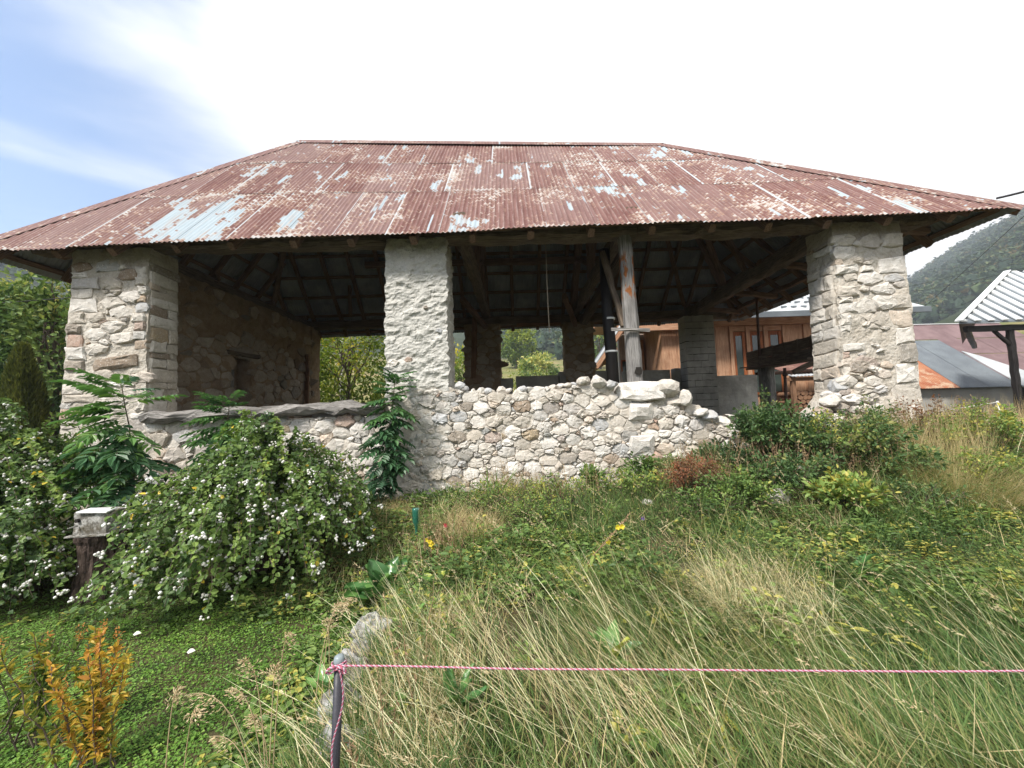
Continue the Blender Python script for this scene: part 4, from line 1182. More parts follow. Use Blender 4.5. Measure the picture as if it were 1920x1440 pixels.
# larch-clad house behind the barn
ch = thing('timber_house', 'orange larch-clad timber house with narrow windows, seen through the barn', 'house', (10, 18, .9))
Yc = 15.0
cw = gbox('wall', 5.95, 11.9, Yc + .1, 21, .9, 5.0, M['wood_larch'], ch)
x = 5.95; kx = 0
while x < 8.62:
    w = .62 + .1 * (kx % 3); x1 = min(x + w, 8.62)
    gbox('board', x + .006, x1 - .006, Yc + .05 - .008 * (kx % 2), Yc + .098, .92, 4.75, M['wood_larch'], cw); x = x1; kx += 1
for a, b in ((8.63, 8.76), (9.28, 9.42), (9.98, 10.14), (10.72, 10.92), (11.55, 11.85)):
    gbox('mullion', a, b, Yc - .02, Yc + .098, .92, 4.72, M['wood_larch'], cw)
for a, b in ((8.78, 9.26), (9.44, 9.96), (10.16, 10.70)):
    wdw = gbox('window', a, b, Yc + .03, Yc + .098, 2.0, 4.50, M['wood_larch_red'], cw)
    gbox('pane', a + .09, b - .14, Yc + .02, Yc + .028, 2.1, 4.34, M['glass'], wdw)
    gbox('glazing_bar', b - .14, b - .06, Yc - .01, Yc + .028, 2.0, 4.45, M['wood_larch_red'], wdw)
    gbox('head_board', a - .01, b + .01, Yc + .02, Yc + .098, 4.52, 4.72, M['wood_larch'], cw, 0)
gbox('board', 10.94, 11.54, Yc + .05, Yc + .098, .92, 4.72, M['wood_larch'], cw)
gbox('top_beam', 5.8, 14.5, Yc - .12, Yc + .09, 4.74, 5.02, M['wood_larch'], ch, 0)
gbox('porch_post', 12.9, 13.1, Yc - .1, Yc + .1, .9, 4.74, M['wood_larch'], ch)
beam('porch_brace', (12.0, Yc, 3.4), (12.85, Yc, 4.6), .1, .12, M['wood_larch'], ch)
beam('porch_brace', (12.0, Yc + .3, 4.6), (12.85, Yc + .3, 3.6), .1, .12, M['wood_larch'], ch)
# recessed gable part on the left: beam, pale planks, door, small window
gbox('cross_beam', 4.15, 7.0, 14.6, 14.8, 4.58, 4.84, M['wood_larch'], ch, 0)
rw = gbox('recessed_wall', 4.8, 5.94, 17.0, 17.2, .9, 6.2, M['wood_pale'], ch)
for kx in range(7):
    gbox('plank', 4.82 + kx * .16, 4.965 + kx * .16, 16.96 - .01 * (kx % 2), 16.998, .92, 6.1, M['wood_pale'], rw)
gbox('soffit', 3.4, 5.94, 14.9, 16.9, 4.90, 4.96, M['wood_larch'], ch, 0)
dr = gbox('door', 5.42, 5.72, 16.85, 16.94, 1.6, 4.5, M['wood_larch_red'], ch)
gbox('door_frame', 5.74, 5.86, 16.8, 16.94, 1.6, 4.6, M['wood_larch'], ch)
wd = gbox('window', 4.86, 5.12, 16.86, 16.94, 3.05, 3.75, M['wood_larch_red'], ch)
gbox('pane', 4.90, 5.08, 16.84, 16.858, 3.12, 3.68, M['glass'], wd)
g0, g1 = at(1118, 690, 14.2), at(1176, 604, 14.2)
for nm, off, th_, m in (('rake_board', 0, .18, 'wood_larch'), ('roof_edge', .19, .05, 'light_sheet')):
    V, F, G = beam_geo(g0 + (0, .2, off), g1 + (0, .2, off), .5, th_, .002, 3, 1, 9); part(nm, V, F, M[m], ch, attrs={'grain': G})
V, F = slab_geo([g0 + (0, .5, .12), g1 + (0, .5, .12), g1 + (0, 1.2, .12), g0 + (0, 1.2, .12)], (0, 0, .05)); part('side_roof', V, F, M['grey_sheet'], ch)
gbox('gable_post', 3.62, 3.8, 14.5, 14.7, .9, 4.3, M['wood_larch_red'], ch)
for kx in range(3): beam('purlin_end', (3.3 + .3 * kx, 14.25, 2.95 + .45 * kx), (3.3 + .3 * kx, 16, 2.95 + .45 * kx), .14, .16, M['wood_larch'], ch)
e0, e1 = (6.5, 14.0, 4.98), (15.5, 14.0, 5.02)
rf = corr_sheet('roof', e0, e1, (15.5, 18.5, 7.6), (6.5, 18.5, 7.5), .45, .02, M['light_sheet'], ch)
V, F, G = beam_geo((6.5, 13.95, 4.90), (15.5, 13.95, 4.94), .06, .22, .001, 2, 1, 3); part('fascia', V, F, M['grey_sheet'], ch, attrs={'grain': G})
for r_i in range(5):
    for c_i in range(22):
        xx = 7.0 + c_i * .38 + .19 * (r_i % 2); yy = 14.5 + r_i * .55; zz = 5.0 + (yy - 14) * .57
        V, F = box_geo(xx, xx + .20, yy, yy + .05, zz, zz + .07); part('snow_guard', V, F, M['grey_sheet'], rf)

# lean-to wood store between the barn and the house
ws = thing('wood_store', 'low lean-to with a rusty roof and stacked firewood behind the trough', 'shed', (11, 13.2, 1.0))
corr_sheet('roof_sheet', (9.35, 13.0, 2.66), (12.4, 12.9, 2.72), (12.4, 14.4, 3.2), (9.35, 14.4, 3.15), .15, .012, M['rust_sheet'], ws)
corr_sheet('roof_sheet', (9.4, 12.8, 2.52), (11.4, 12.75, 2.56), (11.4, 13.3, 2.72), (9.4, 13.3, 2.68), .12, .014, M['light_sheet'], ws)
for xx in (9.5, 11.9): gbox('post', xx, xx + .12, 13.0, 13.12, .9, 2.6, M['wood_brown'], ws)
gbox('beam', 9.4, 12.2, 12.98, 13.1, 2.38, 2.5, M['wood_brown'], ws, 0)
lv, lf = tube_geo([(0, 0, 0), (0, .9, 0)], .075, 9)
lg = mesh('log', lv, lf, M['wood_brown'], attrs={'grain': lv})
for r_i in range(7):
    for c_i in range(12):
        o = link('log', lg, ws, (9.75 + c_i * .165 + (.08 if r_i % 2 else 0), 13.15 + rsh.uniform(-.05, .05), 1.08 + r_i * .145))
        s = rsh.uniform(.8, 1.1); o.scale = (s, 1, s)

# old house with patched tin roof
oh = thing('old_house', 'low grey-rendered house under a patched rusty and grey tin roof', 'house', (24, 20, .7))
def hp(u, t): return np.array((u, 18 + 4.6 * t, 2.12 + 3.95 * t - .006 * (u - 20)))
for a, b, t0, t1, m in ((17.5, 19.15, 0, .70, 'rust_orange'), (19.15, 21.02, 0, .70, 'rust_orange'), (21.04, 22.35, .0, .705, 'grey_sheet'), (22.36, 23.85, .0, .705, 'grey_sheet'), (23.87, 26.5, .1, .46, 'mauve_sheet'), (26.52, 29, .1, .46, 'mauve_sheet'),
                        (23.87, 26.0, .47, .72, 'mauve_sheet'), (26.02, 29, .47, .72, 'mauve_sheet'), (17.5, 19.9, .71, 1, 'mauve_sheet'), (19.92, 22.4, .72, 1, 'rust_sheet'), (22.42, 25.0, .72, 1, 'mauve_sheet'), (25.02, 29, .73, 1, 'mauve_sheet')):
    corr_sheet('roof_sheet', hp(a, t0), hp(b, t0), hp(b, t1), hp(a, t1), .12, .012, M[m], oh)
V, F = slab_geo([hp(23.9, .0) + (0, 0, -.02), hp(26, -.02), hp(24.4, .42), hp(23.95, .5)], (0, 0, .06)); part('valley_sheet', V, F, M['light_sheet'], oh)
V, F, G = beam_geo((17.4, 22.62, 6.09), (29, 22.62, 6.02), .22, .05, .003, 6); part('ridge_cap', V, F, M['zinc_white'], oh, attrs={'grain': G})
box('wall', 17.6, 28.8, 18.35, 27, .3, 2.22, M['render_wall'], oh)
box('doorway', 24.0, 25.0, 18.2, 18.34, .6, 2.0, M['dark_gap'], oh)
c0 = hp(19.75, .80)
cm = box('chimney', c0[0] - .32, c0[0] + .32, c0[1] - .3, c0[1] + .3, c0[2] - .6, c0[2] + .95, M['render_wall'], oh)
for sx in (-1, 1):
    for sy in (-1, 1): box('cap_leg', c0[0] + sx * .24 - .06, c0[0] + sx * .24 + .06, c0[1] + sy * .22 - .06, c0[1] + sy * .22 + .06, c0[2] + .95, c0[2] + 1.1, M['render_wall'], cm)
box('cap', c0[0] - .42, c0[0] + .42, c0[1] - .4, c0[1] + .4, c0[2] + 1.1, c0[2] + 1.17, M['render_wall'], cm)
V, F = slab_geo([(c0[0] - .75, c0[1] - .7, c0[2] - .52), (c0[0] + .85, c0[1] - .7, c0[2] - .52), (c0[0] + .36, c0[1] - .305, c0[2] + .1), (c0[0] - .36, c0[1] - .305, c0[2] + .1)], (0, .03, .04)); part('flashing', V, F, M['light_sheet'], cm)

# open canopy with a ribbed metal roof
ca = thing('canopy', 'open canopy on dark posts under a white-ribbed metal hipped roof', 'canopy', (19, 15, .9))
A_, B_, C_, D_ = np.array((15.35, 13.0, 4.22)), np.array((25., 13.0, 4.25)), np.array((25., 15.4, 6.75)), np.array((20.4, 15.4, 6.7))
E_ = np.array((21.2, 17.9, 4.2))
V, F = slab_geo([A_, B_, C_, D_], (0, 0, -.05)); rfs = part('roof', V, F, M['grey_sheet'], ca)
V, F = slab_geo([A_, D_, E_], (0, 0, -.05)); part('roof_side', V, F, M['mauve_sheet'], ca)
for kx in range(20):
    u = 15.5 + kx * .47
    tm = min(1, (u - 15.35) / (20.4 - 15.35))
    p0 = np.array((u, 12.95, 4.25)); p1 = np.array((u, 13 + 2.4 * tm, 4.26 + 2.48 * tm))
    V, F, G = beam_geo(p0, p1, .20, .05, .001, 2, 1, 1, cham=.05); part('rib', V, F, M['zinc_white'], rfs, attrs={'grain': G})
V, F, G = beam_geo(A_ + (-.02, -.02, .05), D_ + (0, 0, .06), .2, .05, .001, 2, 1, 1); part('hip_cap', V, F, M['zinc_white'], rfs, attrs={'grain': G})
beam('eave_beam', A_ + (.5, .25, -.2), B_ + (0, .25, -.2), .16, .2, M['tarred'], ca)
beam('eave_beam', A_ + (.6, .3, -.2), E_ + (.3, -.2, -.2), .16, .2, M['tarred'], ca)
for xx, yy in ((17.45, 13.3), (21.5, 13.3), (23.4, 15.3)): beam('post', (xx, yy, .7), (xx, yy, 4.1), .17, .17, M['tarred'], ca, up=(0, 1, 0))
beam('knee_brace', (16.9, 13.3, 3.95), (17.45, 13.3, 3.4), .1, .1, M['tarred'], ca)

# ------------------------------------------------------------------ old farm gear in the right-hand bay
tr = thing('wooden_trough', 'long dark plank trough sloping down into the barn on wooden props', 'trough', at(1480, 690, 9.8) - (0, 0, 1.2))
a0, a1 = at(1426, 690, 11.0), at(1553, 668, 8.6)
for dy in (0, .55):
    for r_i in range(2):
        b_ = np.array((0, dy, .14 + .27 * r_i)); V, F, G = beam_geo(a0 + b_, a1 + b_, .05, .26, .004, 10, 1, 200 + r_i + int(dy * 9)); part('side_board', V, F, M['wood_dark'], tr, attrs={'grain': G})
V, F, G = beam_geo(a0 + (0, .28, 0), a1 + (0, .28, 0), .52, .04, .004, 10, 1, 210); part('bottom_board', V, F, M['wood_dark'], tr, attrs={'grain': G})
for f in (.03, .22, .42, .62, .8, .95):
    p = a0 + (a1 - a0) * f; beam('batten', p + (0, -.05, -.02), p + (0, -.05, .56), .07, .04, M['wood_dark'], tr, up=(0, 1, 0))
beam('end_board', a0 + (-.03, 0, .26), a0 + (-.03, .55, .26), .04, .5, M['wood_dark'], tr)
for f, dx in ((.12, 0), (.22, .05), (.97, 0)):
    p = a0 + (a1 - a0) * f; beam('prop', (p[0], p[1] + .2, .8), (p[0] + dx, p[1] + .2, p[2]), .2, .18, M['wood_log'], tr, up=(0, 1, 0))
beam('bearer', a0 + (-.1, .1, -.16), a0 + (1.6, -.2, -.12), .10, .09, M['rusty_iron'], tr)
p = a0 + (a1 - a0) * .9; beam('knee', p + (0, 0, -.05), p + (-.5, .2, -.3), .12, .12, M['wood_dark'], tr)
tube('rod', [at(1388, 690, 10.9), at(1470, 683, 9.2)], .018, M['rusty_iron'], tr, 6)
hp_ = thing('iron_rod', 'thin rusty iron rod hanging from the side beam to the trough', 'iron rod', at(1424, 665, 10.6))
tube('rod', [at(1418, 546, 10.6), at(1424, 668, 10.6)], .035, M['rusty_iron'], hp_, 8)
tube('hook', [at(1418, 546, 10.6) + (0, 0, -.02), at(1418, 546, 10.6) + (-.1, 0, .08), at(1418, 546, 10.6) + (.02, 0, .14)], .022, M['rusty_iron'], hp_, 6)
bp = thing('rusty_prop', 'short rusty iron prop standing by the broken wall under the trough', 'prop', at(1473, 765, 9.6) - (0, 0, .6))
tube('shaft', [at(1471, 690, 9.6), at(1475, 765, 9.6), at(1475, 765, 9.6) - (0, 0, .6)], .035, M['rusty_iron'], bp, 8)
tube('collar', [at(1471, 690, 9.6) - (0, 0, .12), at(1471, 690, 9.6) - (0, 0, .2)], .055, M['rusty_iron'], bp, 8)

# ------------------------------------------------------------------ wires, tape fence, pole
def wire(label, p0, p1, r_, sag=.25):
    t = np.linspace(0, 1, 15)[:, None]
    P = p0 + (p1 - p0) * t - np.array((0, 0, 1.)) * 4 * sag * t * (1 - t)
    V, F = tube_geo(P, r_, 6); tag(part('overhead_wire', V, F, M['cable'], smooth=True), label, 'wire', 'overhead wires')
wire('steep black cable running down past the wooded slope to the old chimney', at(2010, 320, 12), at(1690, 612, 26), .012, .1)
wire('upper thin wire crossing the wooded slope beside the pillar', at(2000, 448, 24), at(1690, 540, 40), .016, .3)
wire('black double wire crossing the middle of the wooded slope', at(2000, 480, 20), at(1690, 548, 36), .018, .3)
wire('faint low wire rising across the foot of the wooded slope', at(2000, 485, 22), at(1690, 610, 40), .012, .3)
wire('black wire in front of the leafy tree beside the pale corner pillar', at(-80, 572, 8.5), at(150, 556, 9.5), .010, .02)
wire('twisted cable leaving the far roof corner towards the sky', at(1868, 372, 5.75), at(2060, 318, 5.0), .016, .02)
tf = thing('tape_fence', 'sagging white tape fence on a crooked white stake by the lane', 'fence', at(1873, 800, 8.4))
tube('stake', [at(1880, 812, 8.4), at(1876, 785, 8.4), at(1870, 752, 8.4)], [.03, .028, .02], M['white_plastic'], tf, 6)
tube('strand', [at(1755, 772, 8.0), at(1810, 764, 8.2), at(1870, 754, 8.4)], .010, M['white_plastic'], tf, 6)
tube('strand', [at(1740, 787, 7.6), at(1870, 788, 8.4), at(1960, 790, 9.2)], .012, M['white_plastic'], tf, 6)
up_ = thing('utility_pole', 'slim grey utility pole among yellow leaves behind the rear opening', 'utility pole', at(641, 760, 30) - (0, 0, 1))
tube('shaft', [at(641, 790, 30), at(641, 600, 30)], [.17, .13], M['render_wall'], up_, 10)
tube('cross_arm', [at(628, 606, 30), at(654, 605, 30)], .06, M['render_wall'], up_, 6)

# ------------------------------------------------------------------ hill forest
def forest_template(seed, conifer):
    rr3 = np.random.default_rng(seed); mb = MB()
    V, F = rock_geo(seed, 1, .5)
    if conifer:
        V = V * (.34, .34, .5); V[:, 2] += .5; k = 1 - np.clip(V[:, 2], 0, 1); V[:, :2] *= (.25 + 1.1 * k)[:, None]
    else: V = V * (.40, .40, .42) + (0, 0, .52)
    mb.add(V * .95, F, dt=-.22)
    m = 36; d = unit(rr3.normal(0, 1, (m, 3))); d[:, 2] = np.abs(d[:, 2]) * 1.1 - .25
    if conifer:
        zz = rr3.random(m); P = np.stack([d[:, 0] * .36 * (1.05 - zz), d[:, 1] * .36 * (1.05 - zz), zz], 1)
    else: P = d * (.38, .38, .42) * (1 + .18 * vnoise(d * 2.5 + seed, 3))[:, None] + (0, 0, .52)
    s = rr3.uniform(.13, .25, m)
    V, F, k = leaf_geo(P, unit(d + rr3.normal(0, .7, (m, 3))), unit(d * .5 + rr3.normal(0, .5, (m, 3)) + (0, 0, .8)), s, s * .8, six=False)
    mb.add(V, F, dt=np.repeat(rr3.normal(.05, .12, m) + d[:, 2] * .15, k))
    return np.concatenate(mb.V), mb.F, np.concatenate(mb.A['dt'])
TPL = [forest_template(s, s % 3 == 0) for s in range(6)]
FV = []; FF = []; FT = []; off = 0
for lo, hi, cnt in ((-57, -47, 500), (-6, 14, 520), (44, 58, 2100)):
    az = np.radians(R.uniform(lo, hi, cnt * 2)); r_lo = 135 if abs(lo) < 20 else 265; rr3 = r_lo + (690 - r_lo) * R.random(cnt * 2) ** .7
    x = rr3 * np.sin(az); y = rr3 * np.cos(az); z = ground_z(x, y)
    keep = (z < 190 + 12 * n2(x, y, .01, 5)) & ((rr3 > 165) | (n2(x, y, .03, 8) > .1))
    idx = np.nonzero(keep)[0][:cnt]
    for i in idx:
        k = R.integers(6); V, F, dt = TPL[k]
        h = R.uniform(6.5, 11) * (1.15 if k % 3 == 0 else 1); w = h * R.uniform(.8, 1.25)
        a = R.uniform(0, 6.28); c, s = math.cos(a), math.sin(a)
        Q = np.stack([(V[:, 0]*c - V[:, 1]*s) * w, (V[:, 0]*s + V[:, 1]*c) * w, V[:, 2] * h - .6], 1) + (x[i], y[i], z[i])
        FV.append(Q); FF += [f + off for f in F]; off += len(Q)
        t0 = R.uniform(.05, .35) if k % 3 == 0 else R.uniform(.25, .95)
        FT.append(np.clip(t0 + dt, 0, 1))
fo = part('forest', np.concatenate(FV), [np.concatenate([f for f in FF if f.shape[1] == 3])], M['forest_leaf'], attrs={'tint': np.concatenate(FT)})
tag(fo, 'mixed autumn forest covering the surrounding hillsides', 'forest', kind='stuff')
print('FOREST', len(FT), off)

# meadow trees one can tell apart through the rear openings
def gp(px, py, Y):
    p = at(px, py, Y); return np.array((p[0], p[1], float(ground_z(p[0], p[1]))))
b = gp(968, 668, 100); tree('meadow_tree', 'light green round tree on the meadow, seen between the rear piers', b, None, b + (0, 0, 6.0), (5.0, 4.2, 5.2), 'leaf_tree_yellow', 2600, .9, 34, .3, (.1, .6), group='trees on the meadow')
b = gp(1008, 692, 62); tree('meadow_tree', 'low dark round bush standing alone on the meadow', b, None, b + (0, 0, 2.4), (3.1, 3.0, 2.5), 'leaf_tree_dark', 2600, .5, 40, .2, (.3, .9), group='trees on the meadow')
b = gp(1125, 660, 90); tree('meadow_tree', 'tall leafy tree above the gable edge of the timber house', b, None, b + (0, 0, 6.5), (5, 4, 6), 'leaf_tree_dark', 2200, .8, 34, .3, (.35, .9), group='trees on the meadow')
b = gp(860, 690, 40); tree('meadow_tree', 'yellow-green tree peeking out beside the plaster pillar', b, None, b + (0, 0, 3.0), (2.3, 2.0, 3.2), 'leaf_tree_yellow', 1800, .4, 30, .2, (.2, .8), group='trees on the meadow')
for pxx, lab in ((958, 'yellowish scrub just above the parapet, under the light green tree'), (1018, 'tufted yellowish scrub just above the parapet, in front of the round bush')):
    b = gp(pxx, 715, 17.5); shrub('scrub', lab, b, .9, .6, 2.55 if pxx < 1000 else 2.6, 'leaf_tree_yellow', 900, .10, 22, (.0, .7), group='scrub behind the barn', arch=.1)

# garden trees
b = gp(655, 760, 15.5); tree('garden_tree', 'yellow-green autumn tree filling the rear opening beside the side wall', b, None, b + (.0, 0, 2.9), (2.6, 1.9, 2.9), 'leaf_tree_yellow', 9000, .17, 90, .09, (.1, .85), limbs=26, group='garden trees')
b = gp(560, 760, 19); tree('garden_tree', 'pale yellow tree behind the autumn tree, mostly hidden by the side wall', b, None, b + (0, 0, 3.2), (3, 2, 3.2), 'leaf_tree_yellow', 4000, .25, 60, .12, (.3, .95), group='garden trees')
b = gp(95, 760, 10.0); tree('garden_tree', 'dark leafy tree right beside the pale corner pillar', b, None, b + (0, 0, 2.4), (1.15, 1.2, 2.3), 'leaf_tree_dark', 9000, .17, 80, .09, (.1, .75), up=.0, limbs=20, group='garden trees', clump_r=.28)
b = gp(20, 760, 12.5); tree('garden_tree', 'leafy tree at the picture edge behind the small conifer', b, None, b + (0, 0, 2.6), (1.5, 1.4, 2.4), 'leaf_tree_dark', 8000, .2, 80, .1, (.2, .8), limbs=20, group='garden trees')
b = gp(-30, 770, 15); tree('garden_tree', 'yellow leafy tree low at the picture edge behind the conifer', b, None, b + (-.6, 0, 1.9), (2.2, 1.6, 2.0), 'leaf_tree_yellow', 5000, .2, 60, .1, (.3, .95), group='garden trees')
# clipped conifer
b = gp(36, 790, 8.2)
cf = thing('thuja', 'small pointed conifer behind the snowberry hedge', 'conifer', b)
m = 9000; zz = R.random(m) ** .8; a = R.uniform(0, 6.28, m); hh = 2.25
rr3 = (.50 * (1 - zz) ** .75 + .02) * np.sqrt(R.uniform(.5, 1, m)) * (1 + .12 * np.sin(a * 3 + zz * 9))
P = b + np.stack([np.cos(a) * rr3, np.sin(a) * rr3, .1 + zz * hh], 1)
ax = unit(np.stack([np.cos(a) * .35, np.sin(a) * .35, np.ones(m)], 1) + R.normal(0, .2, (m, 3)))
V, F, k = leaf_geo(P, ax, unit(np.stack([np.cos(a), np.sin(a), 0*a], 1) + R.normal(0, .5, (m, 3))), R.uniform(.08, .18, m), .035, six=False)
part('crown', V, F, M['conifer'], cf, attrs={'tint': np.repeat(np.clip(R.normal(.45, .22, m) + .2 * np.sin(a * 5), 0, 1), k)})
V, F = limb(b, b + (0, 0, 1.9), .06, .015); part('trunk', V, F, M['bark'], cf, attrs={'tint': np.full(len(V), .3)})
# ------------------------------------------------------------------ garden plants
def inst(name, me, parent, pos, direc, roll=0.0, scale=1.0, up=(0, 0, 1)):
    """place a mesh whose +Y is its axis and +Z its face"""
    d, s, u = ortho(direc, up)
    if roll:
        s, u = s * math.cos(roll) + u * math.sin(roll), u * math.cos(roll) - s * math.sin(roll)
    o = link(name, me, parent, tuple(pos))
    o.rotation_euler = Matrix(((s[0], d[0], u[0]), (s[1], d[1], u[1]), (s[2], d[2], u[2]))).to_euler()
    o.scale = (scale, scale, scale)
    return o

def frond_mesh(seed, L, pairs, ll, lw, tint, mat):
    """pinnate leaf: rachis with opposite leaflets and one at the tip"""
    rr3 = np.random.default_rng(seed)
    f = np.linspace(0, 1, 9); sag = -.16 * L * f ** 2
    pts = np.stack([0 * f, f * L, sag], 1)
    mb = MB(); V, F = tube_geo(pts, np.linspace(.004, .0015, 9), 4, False); mb.add(V, F, tint=np.full(len(V), min(1, tint + .15)))
    P = []; AX = []; NR = []; S = []
    for i in range(pairs):
        t = .28 + .66 * i / max(1, pairs - 1)
        for sd in (-1, 1):
            P.append((0, t * L, -.16 * L * t * t)); AX.append((sd * .95, .55 + rr3.normal(0, .12), -.22 + rr3.normal(0, .1))); NR.append((-sd * .12, -.1, 1)); S.append(ll * (1.0 - .25 * abs(t - .6)) * rr3.uniform(.85, 1.1))
    P.append((0, L, -.16 * L)); AX.append((0, 1, -.35)); NR.append((0, .3, 1)); S.append(ll)
    S = np.array(S)
    V, F, k = leaf_geo(np.array(P, float), np.array(AX, float), np.array(NR, float), S, S * lw, .22, .18)
    mb.add(V, F, tint=np.repeat(np.clip(tint + rr3.normal(0, .07, len(P)), 0, 1), k))
    return mesh('leaf', np.concatenate(mb.V), mb.F, mat, attrs={'tint': np.concatenate(mb.A['tint'])})

def sapling(label, base, top, nleaf, L, spread, tint0, tint1, seed, pairs=5, ll=.12, lw=.36, zlo=.15, face=None):
    t = thing('ash_sapling', label, 'sapling', base, 'self-sown ash saplings')
    base = np.asarray(base, float); top = np.asarray(top, float); rr3 = np.random.default_rng(seed)
    V, F = limb(base, top, .014, .005, 0, 6, 8, .012); part('stem', V, F, M['bark'], t, smooth=True, attrs={'tint': np.full(len(V), .6)})
    ms = [frond_mesh(seed * 10 + i, L * (.9 + .1 * (i % 3)), pairs + (i % 2), ll, lw, tint0 + (tint1 - tint0) * (i // 2) / 2, M['leaf_ash']) for i in range(6)]
    for i in range(nleaf):
        f = zlo + (1 - zlo) * (i / (nleaf - 1)) ** .9
        p = base + (top - base) * f
        a = i * 2.4 + rr3.uniform(-.4, .4)
        if face is not None and rr3.random() < .65: a = face + rr3.uniform(-1.2, 1.2)
        el = -.15 + .75 * max(0, f - .75) / .25 + rr3.uniform(-.2, .2)
        d = np.array((math.cos(a) * math.cos(el), math.sin(a) * math.cos(el), math.sin(el)))
        sc = spread * rr3.uniform(.75, 1.1) * (1.05 - .35 * max(0, f - .7) / .3)
        inst('leaf', ms[min(5, int(f * 5.99)) if rr3.random() < .8 else rr3.integers(6)], t, p, d, rr3.uniform(-.35, .35), sc)
    return t
gb = lambda px, py, Y: gp(px, py, Y)
b = np.array((-4.35, 4.55, .18)); sapling('dark green ash sapling in front of the pale corner pillar', b, at(228, 722, 4.55), 84, .50, 1.0, .15, .85, 3, 6, .16, .42, .06, -1.57)
b = np.array((-1.98, 5.72, .42)); sapling('slim ash sapling climbing the corner of the plaster pillar', b, at(742, 705, 5.72), 104, .34, 1.0, .1, .6, 4, 6, .125, .46, .02, -1.57)
b = np.array((-4.25, 5.70, .35)); sapling('bushy ash sapling sprouting over the grey sill log', b, at(430, 752, 5.70), 92, .42, 1.05, .2, .7, 5, 6, .13, .44, .22, -1.57)

def berry_geo(C, r_):
    import bmesh
    bm = bmesh.new(); bmesh.ops.create_icosphere(bm, subdivisions=1, radius=1)
    V = np.array([v.co[:] for v in bm.verts]); F = np.array([[v.index for v in f.verts] for f in bm.faces]); bm.free()
    n = len(C); VV = (C[:, None] + V[None] * np.broadcast_to(r_, (n,))[:, None, None]).reshape(-1, 3)
    return VV, (F[None] + (np.arange(n) * len(V))[:, None, None]).reshape(-1, 3), len(V)

def snowberry(label, base, rx, ry, h, nb, seed, leaf=.04, hang=.8, nbunch=.75, front=.5, tints=(.1, .75), rise=.3):
    rr3 = np.random.default_rng(seed); base = np.asarray(base, float)
    t = thing('snowberry_bush', label, 'bush', base, 'snowberry bushes')
    mb = MB(); P = []; AX = []; NR = []; T = []; B = []
    for i in range(nb):
        a = -np.pi / 2 + rr3.normal(0, .9) if rr3.random() < front else rr3.uniform(0, 2 * np.pi)
        q = rr3.random() ** .55
        ca, sa = math.cos(a), math.sin(a)
        ap = np.array((ca * rx * q * .72, sa * ry * q * .72, h * (1 - .45 * q ** 2) * rr3.uniform(.58, 1.12)))   # crown of the arch
        drop = hang * rr3.uniform(.25, 1.0) * (.25 + .75 * q)
        tip = np.array((ca * rx * (q * 1.05 + .06), sa * ry * (q * 1.05 + .06), max(.04, ap[2] * (1 - drop))))
        st = np.array((ca * rx * .12, sa * ry * .12, 0.0))
        s = np.linspace(0, 1, 13)[:, None]
        c1 = np.array((ap[0] * .55, ap[1] * .55, ap[2] * 1.15)); c2 = np.array((ap[0] * 1.25 + tip[0] * .0, ap[1] * 1.25, ap[2] * (1.15 - .3 * drop)))
        pts = base + (1-s)**3 * st + 3*s*(1-s)**2 * c1 + 3*s*s*(1-s) * c2 + s**3 * tip + np.cumsum(rr3.normal(0, .016, (13, 3)), 0)
        V, F = tube_geo(pts, np.linspace(.006, .0016, 13), 4, False); mb.add(V, F, tint=rr3.uniform(.2, .9))
        seg = np.linalg.norm(np.diff(pts, axis=0), axis=1); Lb = seg.sum()
        m = int(Lb * .82 / (leaf * .62))
        f = np.linspace(.18, .995, m) * 12 * .99999; i0 = f.astype(int); fr = (f - i0)[:, None]
        pp = pts[i0] * (1 - fr) + pts[i0 + 1] * fr; dr = unit(pts[i0 + 1] - pts[i0])
        sd = unit(np.cross(dr, unit(np.array([(rr3.normal(0, .5), rr3.normal(0, .5), 1.)]))) + rr3.normal(0, .45, (m, 3)))
        tb = rr3.uniform(*tints)
        for sg in (-1, 1):
            P.append(pp + rr3.normal(0, .013, (m, 3))); AX.append(unit(sd * sg + dr * .35 + np.array((0, 0, -.25)) + rr3.normal(0, .22, (m, 3)))); NR.append(unit(np.array((ca * .5, sa * .5, .8)) + rr3.normal(0, .35, (m, 3))))
            T.append(np.clip(tb + rr3.normal(0, .12, m) + (rr3.random(m) < .012) * .6, 0, 1))
        if rr3.random() < nbunch:
            for _ in range(rr3.integers(1, 4)):
                j = rr3.integers(7, 13); c = pts[j] + rr3.normal(0, .02, 3)
                for _ in range(rr3.integers(3, 9)): B.append(c + rr3.normal(0, .014, 3) + (0, 0, -.01))
    P = np.concatenate(P); AX = np.concatenate(AX); NR = np.concatenate(NR); T = np.concatenate(T)
    P[:, 2] = np.maximum(P[:, 2], ground_z(P[:, 0], P[:, 1]) + .015)
    s = leaf * rr3.uniform(.45, 1.3, len(P))
    V, F, k = leaf_geo(P, AX, NR, s, s * .78, .2, .1)
    part('foliage', V, F, M['leaf_snowberry'], t, attrs={'tint': np.repeat(T, k)})['kind'] = 'stuff'
    mb.build('stems', M['bark'], t, smooth=True)['kind'] = 'stuff'
    B = np.array(B); r_ = rr3.uniform(.008, .0145, len(B))
    V, F, k = berry_geo(B, r_)
    part('berries', V, F, M['berry'], t, smooth=True, attrs={'tint': np.repeat(rr3.random(len(B)), k)})['kind'] = 'stuff'
    return t
snowberry('big arching snowberry bush with white berries hanging over the lawn', (-2.66, 4.22, .10), 1.08, 1.25, 1.46, 500, 71, .046, .95, .9, .55, (.12, .72))
